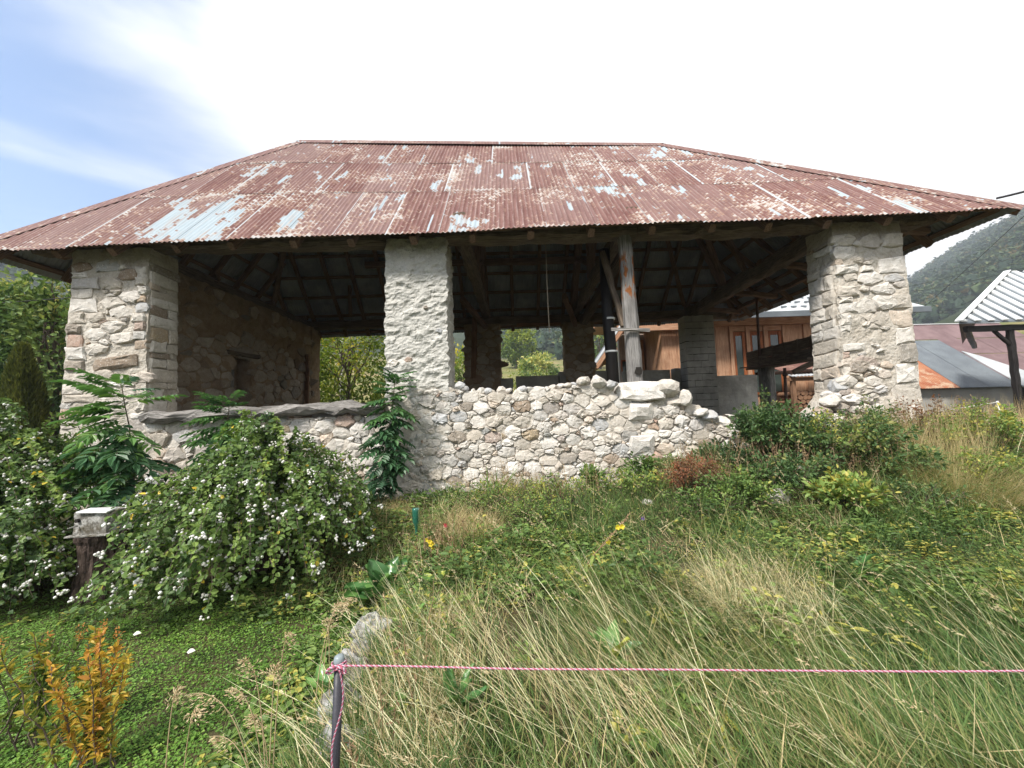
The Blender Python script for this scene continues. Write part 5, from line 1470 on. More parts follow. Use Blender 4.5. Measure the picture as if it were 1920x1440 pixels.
snowberry('tall snowberry bush with white berries along the picture edge', (-6.0, 4.35, .12), 1.6, 1.2, 1.72, 420, 72, .050, .75, .9, .5, (.0, .75))
snowberry('low snowberry growth in front of the tall bush, beside the stump', (-4.66, 3.72, .06), .55, .55, .80, 210, 73, .046, .9, .6, .6, (.0, .65))

# sawn stump with a nest box on it
sb_ = np.array((-4.05, 3.85, .04))
st = thing('tree_stump', 'old bark-covered stump under the weathered nest box', 'stump', sb_)
NS = 40; th_ = np.arange(NS) * 2 * np.pi / NS; zz_ = np.linspace(-.08, .54, 18); mbx = []
for i, zz in enumerate(zz_):
    rad_ = .165 + .06 * np.clip((.22 - zz) / .3, 0, 1) ** 1.6 + .015 * (zz > .5)
    w = rad_ * (1 + .05 * np.sin(th_ * 5 + 1)) ; q_ = np.stack([np.cos(th_) * 3.0, np.sin(th_) * 3.0, np.full(NS, zz * 2.2)], 1)
    w = w + .028 * fbm(q_ * 1.7, 8, 3)
    mbx.append(sb_ + np.stack([np.cos(th_) * w, np.sin(th_) * w, np.full(NS, zz)], 1))
V = np.concatenate(mbx); i, j = np.meshgrid(np.arange(17), np.arange(NS), indexing='ij'); i = i.ravel(); j = j.ravel(); k = (j + 1) % NS
part('trunk', V, [np.stack([i*NS+j, i*NS+k, (i+1)*NS+k, (i+1)*NS+j], 1), np.array([[17 * NS + q for q in range(NS)]])], M['stump_bark'], st)
nb_ = thing('nest_box', 'weathered grey nest box with a round hole and a white lid on the stump', 'nest box', sb_ + (0, 0, .545))
c0 = sb_ + (.0, -.02, .555)
V, F = rough_box_geo(c0[0] - .15, c0[0] + .16, c0[1] - .11, c0[1] + .11, c0[2], c0[2] + .21, .04, .006, 9, 5)
part('body', V, F, M['boulder'], nb_)
V, F = tube_geo([c0 + (-.10, -.135, .14), c0 + (-.10, -.115, .14)], .018, 10); part('hole', V, F, M['dark_gap'], nb_)
tube('perch', [c0 + (-.10, -.12, .09), c0 + (-.10, -.20, .088)], .007, M['boulder'], nb_, 6)
V, F = slab_geo([c0 + (-.10, -.14, .214), c0 + (.19, -.14, .208), c0 + (.17, -.03, .218), c0 + (-.08, -.03, .224)], (0, 0, .012)); part('lid', V, F, M['white_plastic'], nb_)
V, F = slab_geo([c0 + (-.19, -.15, -.012), c0 + (.20, -.15, .0), c0 + (.20, .14, .0), c0 + (-.19, .14, -.012)], (0, 0, .012)); part('base_board', V, F, M['boulder'], nb_)

# ------------------------------------------------------------------ broad-leaved plants
def big_leaf_mesh(seed, L, Wd, tint, mat, wav=.04, cup=.15):
    """one large leaf with midrib and wavy rim, axis +Y"""
    rr3 = np.random.default_rng(seed); ny, nx = 9, 4
    V = []; 
    for i in range(ny + 1):
        t = i / ny; w = Wd / 2 * (math.sin(math.pi * min(1, t * .93 + .05) ** .8)) ** .75
        for j in range(-nx, nx + 1):
            u = j / nx
            V.append((u * w, L * t, cup * Wd * u * u - .22 * L * t * t + wav * L * math.sin(9 * t + 3 * u + seed) * abs(u) + (-.012 * L if j == 0 else 0)))
    V = np.array(V); n = 2 * nx + 1
    i, j = np.meshgrid(np.arange(ny), np.arange(2 * nx), indexing='ij'); i = i.ravel(); j = j.ravel()
    F = np.stack([i*n+j, i*n+j+1, (i+1)*n+j+1, (i+1)*n+j], 1)
    mb = MB(); mb.add(V, F, tint=np.full(len(V), tint))
    Vs, Fs = tube_geo([(0, -.35 * L, -.10 * L), (0, 0, -.01), (0, L * .5, -.065 * L)], [.006, .005, .002], 5, False); mb.add(Vs, Fs, tint=np.full(len(Vs), min(1, tint + .2)))
    return mesh('leaf', np.concatenate(mb.V), mb.F, mat, smooth=True, attrs={'tint': np.concatenate(mb.A['tint'])})
def rosette(name, label, cat, base, n, L, Wd, mat, seed, el=(.1, 1.1), tints=(.2, .8), az=None, stalk=.3, group=None):
    rr3 = np.random.default_rng(seed); t = thing(name, label, cat, base, group)
    ms = [big_leaf_mesh(seed + i, L, Wd, tints[0] + (tints[1] - tints[0]) * i / 4, mat) for i in range(5)]
    for i in range(n):
        a = (i * 2.4 + rr3.uniform(-.3, .3)) if az is None else rr3.uniform(*az); e = rr3.uniform(*el)
        d = np.array((math.cos(a) * math.cos(e), math.sin(a) * math.cos(e), math.sin(e)))
        s = rr3.uniform(.7, 1.1)
        inst('leaf', ms[rr3.integers(5)], t, np.asarray(base) + d * L * stalk + (0, 0, .03), d, rr3.uniform(-.3, .3), s)
    return t
b = gp(722, 1080, 3.4) + (0, 0, .05); rosette('bergenia', 'clump of big glossy round bergenia leaves beside the hanging bush', 'plant', b + (0, 0, .04), 34, .25, .19, M['leaf_glossy'], 81, (.2, 1.25), (.2, .8))
b = gp(818, 1105, 3.25); rosette('bergenia', 'small bergenia offshoot with three pale leaves next to the big clump', 'plant', b + (0, 0, .02), 5, .14, .10, M['leaf_glossy'], 82, (.3, 1.0), (.6, 1.0))
b = gp(855, 1440, 2.02); rosette('dock_plant', 'dock plant with long upright green leaves in the foreground grass', 'plant', b, 9, .17, .055, M['leaf_glossy'], 83, (.7, 1.4), (.45, .8), group='dock plants in the grass')
b = gp(775, 1160, 2.75); rosette('dock_plant', 'young dock with pale toothed leaves just behind the first boulder', 'plant', b, 8, .13, .05, M['leaf_glossy'], 84, (.5, 1.2), (.7, 1.0), group='dock plants in the grass')
b = gp(1600, 1125, 3.2); rosette('dock_plant', 'bright dock rosette in the green patch right of the pale grass tuft', 'plant', b, 11, .22, .07, M['leaf_glossy'], 85, (.3, 1.2), (.5, .9), group='dock plants in the grass')
b = gp(1150, 1290, 2.35); rosette('dock_plant', 'broad-leaved dock just under the pink rope', 'plant', b, 7, .17, .08, M['leaf_glossy'], 86, (.5, 1.2), (.6, 1.0), group='dock plants in the grass')
# burdock-like leaf at the front foot of the bergenia
b = gp(640, 1330, 2.2); rosette('dock_plant', 'small dock leaning out beside the boulders above the lawn', 'plant', b + (-.1, 0, .02), 6, .13, .06, M['leaf_glossy'], 87, (.4, 1.2), (.6, 1.0), group='dock plants in the grass')

# sword-leaved iris at the wall foot
def iris(label, base, n, L, seed):
    rr3 = np.random.default_rng(seed); t = thing('iris', label, 'plant', base, 'iris clumps')
    for i in range(n):
        V, F, k, _ = blade_geo(np.array([np.asarray(base) + (rr3.normal(0, .05), rr3.normal(0, .04), 0)]), np.array([rr3.uniform(0, 6.28)]), np.array([L * rr3.uniform(.7, 1.1)]), np.array([.028]), np.array([rr3.uniform(.05, .35)]), np.array([rr3.uniform(.1, .9)]), 5)
        part('leaf', V, F, M['leaf_weed'], t, attrs={'tint': np.full(len(V), rr3.uniform(.4, .9))})
iris('iris clump with pale sword leaves at the foot of the low wall', gp(925, 955, 5.35), 12, .55, 91)
iris('small iris clump beside the dried primrose stalk', gp(1130, 1000, 4.4), 7, .4, 92)

# inverted green bottle on a stick
bb = at(781, 1003, 4.1); gz0 = float(ground_z(bb[0], bb[1]))
bo = thing('green_bottle', 'green glass bottle upside down on a stick', 'bottle', (bb[0], bb[1], gz0))
prof = [(.0, .012), (.03, .0135), (.07, .014), (.11, .026), (.14, .036), (.25, .0375), (.272, .036), (.276, .02)]
V, F = tube_geo([bb + (-.02 * z, 0, z) for z, _ in prof], [r_ for _, r_ in prof], 14); part('body', V, F, M['bottle_glass'], bo, smooth=True)
tube('stick', [(bb[0] + .01, bb[1], gz0), bb + (0, 0, .08)], .006, M['rusty_iron'], bo, 6)

# evening primroses
def primrose(label, pts, seed, nleaf, nflow, leaf=.10, tintl=.6):
    rr3 = np.random.default_rng(seed); pts = np.asarray(pts, float)
    t = thing('evening_primrose', label, 'plant', (pts[0][0], pts[0][1], float(ground_z(pts[0][0], pts[0][1]))), 'evening primroses')
    V, F = tube_geo(pts, np.linspace(.007, .003, len(pts)), 6); part('stem', V, F, M['dry_stem'], t, smooth=True, attrs={'tint': np.full(len(V), .3)})
    ms = [big_leaf_mesh(seed + i, leaf, leaf * .24, tintl + .1 * i, M['leaf_weed'], .06, .1) for i in range(3)]
    for i in range(nleaf):
        f = rr3.uniform(.1, .6) * (len(pts) - 1); i0 = int(f); p = pts[i0] + (pts[i0 + 1] - pts[i0]) * (f - i0)
        a = rr3.uniform(0, 6.28); inst('leaf', ms[rr3.integers(3)], t, p, (math.cos(a), math.sin(a), -.35), 0, rr3.uniform(.7, 1.3))
    mb = MB(); n = 60; f = rr3.uniform(.55, 1, n) * (len(pts) - 1.001); i0 = f.astype(int); p = pts[i0] + (pts[i0 + 1] - pts[i0]) * (f - i0)[:, None]
    V, F, k = leaf_geo(p, unit(rr3.normal(0, 1, (n, 3)) + unit(pts[-1] - pts[0]) * 1.4), rr3.normal(0, 1, (n, 3)), rr3.uniform(.018, .035, n), .010); part('seed_pods', V, F, M['dry_stem'], t, attrs={'tint': np.repeat(rr3.uniform(.3, .9, n), k)})
    for i in range(nflow):
        f = rr3.uniform(.62, .9) * (len(pts) - 1); i0 = int(f); c = pts[i0] + (pts[i0 + 1] - pts[i0]) * (f - i0) + rr3.normal(0, .02, 3)
        a = np.arange(5) * 1.257; V, F, k = leaf_geo(np.tile(c, (5, 1)), np.stack([np.cos(a), np.full(5, -.35), np.sin(a)], 1), np.tile((0, -1., .3), (5, 1)), .026, .026, .1, -.1)
        part('flower', V, F, M['petal'], t, attrs={'tint': np.repeat(rr3.random(5), k)})
primrose('dried evening primrose stalk leaning over, with last yellow flowers', [at(1048, 1150, 3.3), at(1080, 1085, 3.3), at(1118, 1035, 3.3), at(1150, 1000, 3.3), at(1182, 962, 3.3)], 95, 14, 3, .12, .75)
primrose('red-stemmed evening primrose with two yellow flowers by the bottle', [at(842, 1075, 3.75), at(832, 1050, 3.75), at(815, 1025, 3.75), at(803, 1008, 3.75)], 96, 10, 5, .08, .2)
for lab, px_, py_, Y_, m_, nm in (('tiny pink flower beside the green bottle', 835, 985, 4.2, 'pink_petal', 'pink_flower'), ('tiny violet flower in the weeds below the broken wall', 1205, 972, 4.4, 'violet_petal', 'violet_flower')):
    c = at(px_, py_, Y_); t = thing(nm, lab, 'flower', (c[0], c[1], float(ground_z(c[0], c[1]))))
    a = np.arange(6) * 1.047; V, F, k = leaf_geo(np.tile(c, (6, 1)), np.stack([np.cos(a), np.full(6, -.4), np.sin(a)], 1), np.tile((0, -1., .3), (6, 1)), .028, .024); part('petals', V, F, M[m_], t)
    V, F = limb((c[0], c[1], float(ground_z(c[0], c[1]))), c, .003, .002); part('stem', V, F, M['dry_stem'], t, attrs={'tint': np.full(len(V), .2)})

# yellow spiraea in the near corner
sp = thing('spiraea', 'spiraea shrub turning yellow and orange in the near corner of the lawn', 'shrub', (-2.05, 1.92, 0))
mb = MB(); P = []; AX = []; T = []
for i in range(15):
    b0 = np.array((-2.05 + R.normal(0, .06), 1.95 + R.normal(0, .05), 0)); tp_ = b0 + (R.uniform(-.30, .26), R.uniform(-.12, .12), R.uniform(.38, .66))
    s = np.linspace(0, 1, 8)[:, None]; pts = b0 + (tp_ - b0) * s + R.normal(0, .008, (8, 3))
    V, F = tube_geo(pts, np.linspace(.005, .002, 8), 4, False); mb.add(V, F, tint=R.uniform(.3, .8))
    m = 95; f = R.uniform(.15, 1, m) * 6.99; i0 = f.astype(int); P.append(pts[i0] + (pts[i0+1] - pts[i0]) * (f - i0)[:, None])
    AX.append(unit(rdir(m) + np.array((0, 0, .6)))); T.append(np.clip(R.uniform(.38, .85) + R.normal(0, .12, m), 0, .97))
    if i % 3 == 0:
        n_ = 30; zz = R.random(n_); q = tp_ + np.stack([R.normal(0, .008, n_), R.normal(0, .008, n_), zz * .07], 1); P.append(q); AX.append(rdir(n_, .5)); T.append(np.full(n_, 1.0))
P = np.concatenate(P); AX = np.concatenate(AX); T = np.concatenate(T); s = .048 * R.uniform(.5, 1.15, len(P)); s[T == 1.0] *= .35
V, F, k = leaf_geo(P, AX, unit(rdir(len(P)) * .6 + np.array((0, 0, 1.))), s, s * .38); part('foliage', V, F, M['leaf_spirea'], sp, attrs={'tint': np.repeat(T, k)})
mb.build('stems', M['bark'], sp, smooth=True)['kind'] = 'stuff'
sp2 = thing('spiraea', 'still-green spiraea shoots with brown flower heads at the picture edge', 'shrub', (-2.6, 2.05, 0))
mb = MB(); P = []; AX = []; T = []
for i in range(12):
    b0 = np.array((-2.6 + R.normal(0, .12), 2.1 + R.normal(0, .06), 0)); tp_ = b0 + (R.uniform(-.2, .25), R.uniform(-.1, .1), R.uniform(.3, .58))
    s = np.linspace(0, 1, 8)[:, None]; pts = b0 + (tp_ - b0) * s + R.normal(0, .008, (8, 3))
    V, F = tube_geo(pts, np.linspace(.005, .002, 8), 4, False); mb.add(V, F, tint=R.uniform(.3, .8))
    m = 50; f = R.uniform(.1, 1, m) * 6.99; i0 = f.astype(int); P.append(pts[i0] + (pts[i0+1] - pts[i0]) * (f - i0)[:, None]); AX.append(unit(rdir(m) + np.array((0, 0, .6)))); T.append(np.clip(R.normal(.12, .1, m), 0, 1))
    if i % 2 == 0:
        n_ = 40; zz = R.random(n_); P.append(tp_ + np.stack([R.normal(0, .009, n_), R.normal(0, .009, n_), zz * .08], 1)); AX.append(rdir(n_, .5)); T.append(np.full(n_, 1.0))
P = np.concatenate(P); AX = np.concatenate(AX); T = np.concatenate(T); s = .05 * R.uniform(.5, 1.15, len(P)); s[T == 1.0] *= .35
V, F, k = leaf_geo(P, AX, unit(rdir(len(P)) * .6 + np.array((0, 0, 1.))), s, s * .38); part('foliage', V, F, M['leaf_spirea'], sp2, attrs={'tint': np.repeat(T, k)})
mb.build('stems', M['bark'], sp2, smooth=True)['kind'] = 'stuff'

# ------------------------------------------------------------------ thicket along the broken wall and the right pillar
TH_ = [  # name, label, px, py(base), Y, rx, ry, h, mat, leaves, size, stems, tints
    ('bramble', 'dark green bramble thicket filling the gap in the broken wall', 1470, 905, 5.35, .75, .5, .80, 'leaf_bramble', 3600, .06, 44, (.1, .7)),
    ('bramble', 'grey-green bramble sprawling before the foot of the right pillar', 1590, 930, 5.0, .80, .55, .72, 'leaf_bramble', 3200, .055, 44, (.3, .9)),
    ('bramble', 'low dark bramble at the tip of the collapsed wall', 1350, 880, 5.45, .5, .35, .42, 'leaf_bramble', 1700, .055, 26, (.05, .5)),
    ('wild_rose', 'tall loose wild rose shoots standing in the wall gap', 1430, 850, 5.75, .30, .25, .95, 'leaf_bramble', 700, .045, 12, (.4, .95)),
    ('wild_rose', 'loose wild rose shoots against the right pillar foot', 1655, 880, 5.55, .35, .25, .75, 'leaf_bramble', 800, .045, 14, (.3, .8)),
    ('red_herb', 'rust-red withering herb below the collapsed wall', 1300, 960, 4.85, .42, .3, .55, 'leaf_red', 1700, .035, 36, (.2, .9)),
    ('nettle_clump', 'dark leafy nettles against the wall under the timber post', 1225, 885, 5.62, .50, .22, .34, 'leaf_weed', 1500, .06, 30, (.0, .5)),
    ('nettle_clump', 'leafy nettles at the foot of the low wall near the iris', 1110, 905, 5.6, .30, .2, .36, 'leaf_weed', 700, .06, 18, (.2, .7)),
    ('maple_seedling', 'light green maple seedling in the weeds before the right pillar', 1600, 1040, 4.15, .42, .3, .36, 'leaf_weed', 900, .07, 18, (.5, .95)),
    ('weedy_bush', 'green weedy bush in the middle of the slope under the red herb', 1400, 1010, 4.5, .55, .4, .42, 'leaf_weed', 1800, .045, 34, (.2, .8)),
    ('hedge_shrub', 'yellow-green shrub at the picture edge beside the lane', 1885, 900, 5.3, .75, .5, .62, 'leaf_weed', 2400, .05, 40, (.55, 1.0)),
    ('hedge_shrub', 'dull green shrub between the right pillar and the lane', 1765, 900, 5.4, .55, .4, .5, 'leaf_weed', 1500, .045, 34, (.35, .9)),
    ('ivy_clump', 'dark ground ivy at the foot of the plaster pillar', 820, 945, 5.6, .55, .22, .22, 'leaf_weed', 900, .05, 22, (.0, .5)),
    ('vetch_clump', 'feathery green vetch in the middle of the bank', 1010, 1015, 4.5, .5, .35, .33, 'leaf_weed', 1700, .028, 40, (.3, .9)),
    ('bramble', 'sprawling bramble mound low on the bank left of the maple seedling', 1490, 1000, 4.55, .6, .4, .50, 'leaf_bramble', 2000, .05, 34, (.2, .9)),
    ('bramble', 'trailing bramble on the bank below the right pillar', 1690, 985, 4.7, .55, .4, .42, 'leaf_bramble', 1700, .05, 30, (.3, .95)),
    ('wild_rose', 'thin arching rose shoots in front of the bramble thicket', 1545, 960, 4.9, .55, .35, .85, 'leaf_weed', 800, .035, 20, (.4, 1.0)),
    ('weedy_bush', 'yellowing weedy bush below the hanging brown grass near the picture edge', 1870, 1000, 4.6, .5, .35, .38, 'leaf_weed', 1300, .04, 30, (.5, 1.0)),
    ('nettle_clump', 'mixed nettles on the bank between the iris clumps', 1190, 945, 5.1, .45, .3, .40, 'leaf_weed', 1100, .04, 26, (.3, .9)),
    ('mugwort', 'tall grey-green mugwort before the right pillar foot', 1640, 930, 5.15, .55, .3, .88, 'leaf_bramble', 1500, .04, 34, (.45, .95)),
    ('mugwort', 'tall browning mugwort between the right pillar and the lane', 1740, 890, 5.5, .5, .3, .80, 'leaf_red', 900, .035, 26, (.1, .6)),
    ('mugwort', 'tall olive weeds rising at the picture edge in front of the lane', 1835, 905, 5.3, .5, .3, .78, 'leaf_weed', 1300, .035, 32, (.55, 1.0)),
    ('mugwort', 'ragged olive weeds standing in the middle of the bank before the low wall', 1060, 960, 5.0, .45, .3, .46, 'leaf_weed', 900, .032, 26, (.4, .95)),
    ('mugwort', 'ragged weeds standing on the bank behind the yellow primrose', 905, 985, 4.8, .4, .3, .42, 'leaf_weed', 800, .032, 24, (.3, .9)),
    ('weedy_bush', 'low tangle of green weeds under the rust-red herb', 1330, 1015, 4.35, .6, .35, .34, 'leaf_weed', 1300, .036, 34, (.2, .8)),
    ('weedy_bush', 'low grey-green tangle right of the maple seedling', 1730, 1040, 4.1, .5, .35, .32, 'leaf_bramble', 1200, .036, 30, (.4, .95)),
    ('vetch_clump', 'yellowing vetch beside the iris at the wall foot', 1000, 940, 5.3, .6, .25, .28, 'leaf_weed', 1300, .03, 36, (.55, 1.0)),
]
for nm, lab, px_, py_, Y_, rx, ry, h, mt, nl, sz, ns, tn in TH_:
    b = gp(px_, py_, Y_)
    shrub(nm, lab, b, rx, ry, h, mt, nl, sz, ns, tn, cat=nm.replace('_', ' '), arch=.25, stem_r=.005)

# ------------------------------------------------------------------ boulders along the step in the ground, a few loose stones
for lab, px_, py_, Y_, s, sd in (('mossy grey boulder at the far end of the stone edging', 700, 1200, 2.62, (.15, .16, .13), 1), ('rugged pale boulder behind the fence post', 660, 1275, 2.28, (.11, .13, .13), 2),
                          ('pitted grey boulder just left of the fence post', 632, 1345, 2.02, (.12, .12, .12), 3), ('pale boulder at the foot of the fence post', 640, 1420, 1.80, (.11, .12, .13), 4),
                          ('small half-buried boulder between the mossy and the rugged one', 680, 1235, 2.45, (.09, .10, .08), 5)):
    p = at(px_, py_, Y_); V, F = rock_geo(200 + sd, 4, .35); V = V * s * np.array((.95, .62, .92)); V = V * (1 + .13 * fbm(V * 14, sd, 3) + .05 * fbm(V * 45, sd + 3))[:, None]
    gzb = float(ground_z(p[0], p[1])); p[2] = gzb + .06
    tag(part('boulder', V + p, F, M['boulder'], smooth=False), lab, 'boulder', 'boulders edging the raised bank')
for lab, px_, py_, Y_, s in (('small white stone lying in the weeds below the timber post', 1213, 945, 4.9, .06), ('grey stone half hidden under the red herb', 1462, 985, 4.5, .13), ('pale fallen stone in the brambles', 1640, 900, 5.0, .12), ('pale fallen stone near the maple seedling', 1490, 895, 5.0, .10)):
    p = gp(px_, py_, Y_); V, F = rock_geo(int(px_), 3); part_ = part('fallen_stone', V * (s * 1.3, s, s * .8) + p + (0, 0, s * .4), F, M['stone'], attrs={'tint': np.full(len(V), .35)})
    tag(part_, lab, 'stone', 'stones fallen from the wall')

# ------------------------------------------------------------------ fence post and pink rope
fp = thing('fence_post', 'dark grey metal fence post with a pale cap in the foreground', 'fence post', (-.60, 1.27, .12))
pt, pb = at(636, 1236, 1.25), np.array((-.605, 1.27, .05))
tube('shaft', [pb, pt + (0, 0, -.012)], .0138, M['post_paint'], fp, 14)
V, F = tube_geo([pt + (0, 0, -.016), pt + (0, 0, -.002), pt + (0, 0, .008), pt + (0, 0, .013)], [.0158, .0165, .0145, .008], 14); part('cap', V, F, M['post_cap'], fp, smooth=True)
def rope_geo(pts, r_=.0027, pitch=.016):
    pts = np.asarray(pts, float); seg = np.linalg.norm(np.diff(pts, axis=0), axis=1); cs = np.concatenate([[0], np.cumsum(seg)]); L = cs[-1]
    n = int(L / pitch * 5); s = np.linspace(0, L, n + 1)
    C = np.stack([np.interp(s, cs, pts[:, k]) for k in range(3)], 1); T = unit(np.gradient(C, axis=0))
    ref = np.array((0, 0, 1.)) if abs(T[n // 2][2]) < .8 else np.array((0, 1., 0))
    a = unit(np.cross(T, ref)); b_ = np.cross(T, a); out = []
    for ph, in ((0,), (math.pi,)):
        w = 2 * np.pi * s / pitch + ph
        out.append(tube_geo(C + r_ * .55 * (np.cos(w)[:, None] * a + np.sin(w)[:, None] * b_), r_ * .62, 6))
    return out
ro = thing('rope', 'pink and white twisted rope stretched from the fence post across the grass', 'rope', tuple(pt + (0, 0, -.05)))
tied = pt + (0, 0, -.008)
far = np.array((2.75, 1.12, .87))
tt = np.linspace(0, 1, 40)[:, None]
line = tied + (0, -.018, 0) + (far - tied) * tt - np.array((0, 0, 1.)) * (.012 * 4 * tt * (1 - tt)) + .0012 * np.stack([0 * tt[:, 0], np.sin(tt[:, 0] * 31), np.sin(tt[:, 0] * 23)], 1)
ww = np.linspace(0, 4 * np.pi, 40); wrap = tied + np.stack([np.cos(ww) * .021, np.sin(ww) * .021, -.018 + .022 * ww / (4 * np.pi)], 1)
tl = np.linspace(0, 1, 40); axis_ = (pb - pt); tail = tied + (.012, -.020, -.01) + axis_ * (tl * .85)[:, None] + np.stack([.014 * np.sin(tl * 14) , -.004 + 0 * tl, 0 * tl], 1)
for nm, pts in (('span', line), ('knot', wrap), ('tail', tail)):
    g = rope_geo(pts)
    for (V, F), m in zip(g, ('pink_rope', 'white_rope')): part(nm, V, F, M[m], ro, smooth=True)
for sx in (-1, 1):
    a = np.linspace(0, 2 * np.pi, 24); bow = tied + (0, -.02, -.006) + np.stack([sx * (.004 + .013 * (1 - np.cos(a))), 0 * a - .004 * np.sin(a), .009 * np.sin(a) - .006 * (1 - np.cos(a))], 1)
    g = rope_geo(bow, .0038)
    for (V, F), m in zip(g, ('pink_rope', 'white_rope')): part('bow', V, F, M[m], ro, smooth=True)
fp2 = thing('fence_post', 'far end post of the pink rope, beyond the picture edge', 'fence post', (2.76, 1.2, .1))
tube('shaft', [(2.76, 1.2, -.05), (2.76, 1.2, .88)], .0165, M['post_paint'], fp2, 14); tube('cap', [(2.76, 1.2, .88), (2.76, 1.2, .895)], .0195, M['post_cap'], fp2, 14)

# ------------------------------------------------------------------ grasses
def scatter(n, x0, x1, y0, y1, ok=None, dens=None, power=1.0):
    x = R.uniform(x0, x1, n); y = y0 + (y1 - y0) * R.random(n) ** power
    k = np.abs(x) < y * 1.45 + .5
    if dens is not None: k &= R.random(n) < dens(x, y)
    x, y = x[k], y[k]
    return np.stack([x, y, ground_z(x, y) - .01], 1)
bank = lambda x, y: (x > -1.02 + .14 * sst(3.0, 2.6, y) + .05 * np.sin(y * 7)) & ~((y > 5.85) & (x < 6.6))
def blades(name, label, sets, mat, cat='grass'):
    mb = MB()
    for B, az, L, Wd, lean, curl, tint, seg in sets:
        V, F, k, _ = blade_geo(B, az, L, Wd, lean, curl, seg); mb.add(V, F, tint=np.repeat(np.clip(tint, 0, 1), k))
    return tag(mb.build(name, M[mat], smooth=False), label, cat, kind='stuff')
N = lambda m, s, n: R.normal(m, s, n)
U = lambda a, b, n: R.uniform(a, b, n)
S_ = []
# 1 green undergrowth on the bank
B = scatter(60000, -1.0, 8.6, 1.45, 5.9, dens=lambda x, y: bank(x, y) * np.clip(.75 + .7 * n2(x, y, .9, 31), .1, 1), power=1.25); n = len(B)
dry = sst(-.1, .5, n2(B[:, 0], B[:, 1], .7, 44) + .25 * sst(3.2, 1.6, B[:, 1]) - .45 * sst(1.6, 3.2, B[:, 0]) * sst(2.3, 3.2, B[:, 1]))
S_.append((B, U(0, 6.28, n), U(.06, .24, n) * np.clip(1 + .8 * n2(B[:, 0], B[:, 1], 2.2, 73), .4, 1.7) * (1 + .2 * (B[:, 1] < 2.6)), U(.0035, .008, n), U(.0, .6, n), U(.2, 1.3, n), N(.18, .14, n) + .22 * dry, 3))
# 2 long bent green and half-dry blades, combed to the left
B = scatter(50000, -.95, 4.6, 1.40, 3.3, dens=lambda x, y: bank(x, y) * np.clip(.62 + .9 * n2(x, y, 1.1, 33) - .7 * sst(.7, -.3, x) * sst(2.1, 2.7, y) - .6 * sst(1.7, 2.5, x) * sst(2.5, 3.0, y), .05, 1), power=1.1); n = len(B)
dry = sst(-.25, .45, n2(B[:, 0], B[:, 1], .8, 45) + .25 * sst(2.6, 1.6, B[:, 1]))
S_.append((B, N(2.95, .85, n) + 1.1 * n2(B[:, 0], B[:, 1], 1.6, 71), U(.12, .38, n), .003 + .006 * R.random(n) ** 2.5, U(.3, 1.0, n), U(.2, 1.0, n), N(.19, .16, n) + .16 * dry, 4))
# 2b ragged long grass of the weedy bank
B = scatter(30000, -1.0, 8.4, 2.9, 5.85, dens=lambda x, y: bank(x, y) * np.clip(.45 + 1.0 * n2(x, y, 1.5, 39), .05, 1)); n = len(B)
S_.append((B, U(0, 6.28, n), U(.16, .48, n) * np.clip(1 + .7 * n2(B[:, 0], B[:, 1], 2.0, 40), .5, 1.6), .003 + .005 * R.random(n) ** 2, U(.05, .9, n), U(.1, 1.3, n), N(.30, .20, n) + .18 * n2(B[:, 0], B[:, 1], 1.1, 41), 4))
g1 = blades('grass', 'green and half-dry meadow grass on the raised bank', S_, 'grass')
# 3 straw culms
S_ = []
B = scatter(3400, -.95, 4.6, 1.35, 3.0, dens=lambda x, y: bank(x, y) * np.clip(.42 + 1.3 * n2(x, y, .9, 35) - .6 * sst(1.7, 2.5, x) * sst(2.2, 2.7, y) - .5 * sst(.6, -.2, x) * sst(2.0, 2.5, y), .02, 1)); n = len(B)
S_.append((B, N(2.95, .6, n) + .7 * n2(B[:, 0], B[:, 1], 1.3, 72), U(.28, .74, n), U(.0020, .0040, n), U(.35, 1.25, n), U(-.2, .7, n), N(.80, .18, n), 4))
B = scatter(3500, -.95, -.25, 1.5, 3.0, dens=lambda x, y: bank(x, y)); n = len(B)
S_.append((B, N(3.1, 1.2, n), U(.12, .32, n), U(.002, .004, n), U(.2, 1.1, n), U(.2, 1.0, n), N(.80, .12, n), 3))
B = scatter(9000, -.9, 8.6, 3.2, 5.8, dens=lambda x, y: bank(x, y) * np.clip(.25 + 1.1 * n2(x, y, 1.0, 37), .02, 1)); n = len(B)
S_.append((B, N(3.0, 1.2, n), U(.14, .40, n), U(.0025, .0045, n), U(.05, .8, n), U(.1, 1.0, n), N(.74, .15, n), 3))
# dense pale tuft, brown hanging clump, tall dry growth by the pillar
def clump(cx, cy, r_, n, L, az, lean, curl, t, w=(.0018, .0035)):
    a = U(0, 6.28, n); q = r_ * np.sqrt(R.random(n)); x = cx + np.cos(a) * q; y = cy + np.sin(a) * q
    S_.append((np.stack([x, y, ground_z(x, y) - .01], 1), az(a), U(L[0], L[1], n), U(w[0], w[1], n), U(*lean, n), U(*curl, n), N(t, .10, n), 5))
c = gp(1400, 1200, 2.9); clump(c[0] + .15, 2.85, .42, 1300, (.28, .58), lambda a: N(2.7, 1.2, len(a)), (.05, .9), (.5, 2.2), .88)
c = gp(1180, 1330, 2.1); clump(c[0], c[1], .40, 350, (.25, .5), lambda a: N(2.9, .5, len(a)), (.3, .8), (.1, .9), .84)
c = gp(1790, 990, 4.5); clump(c[0], c[1] - .05, .50, 2800, (.40, .75), lambda a: a + N(0, .4, len(a)), (.05, .7), (.5, 1.9), .60)
c = gp(1700, 860, 5.5); clump(c[0], 5.3, .65, 1900, (.40, .85), lambda a: U(0, 6.28, len(a)), (.0, .35), (.0, .6), .66)
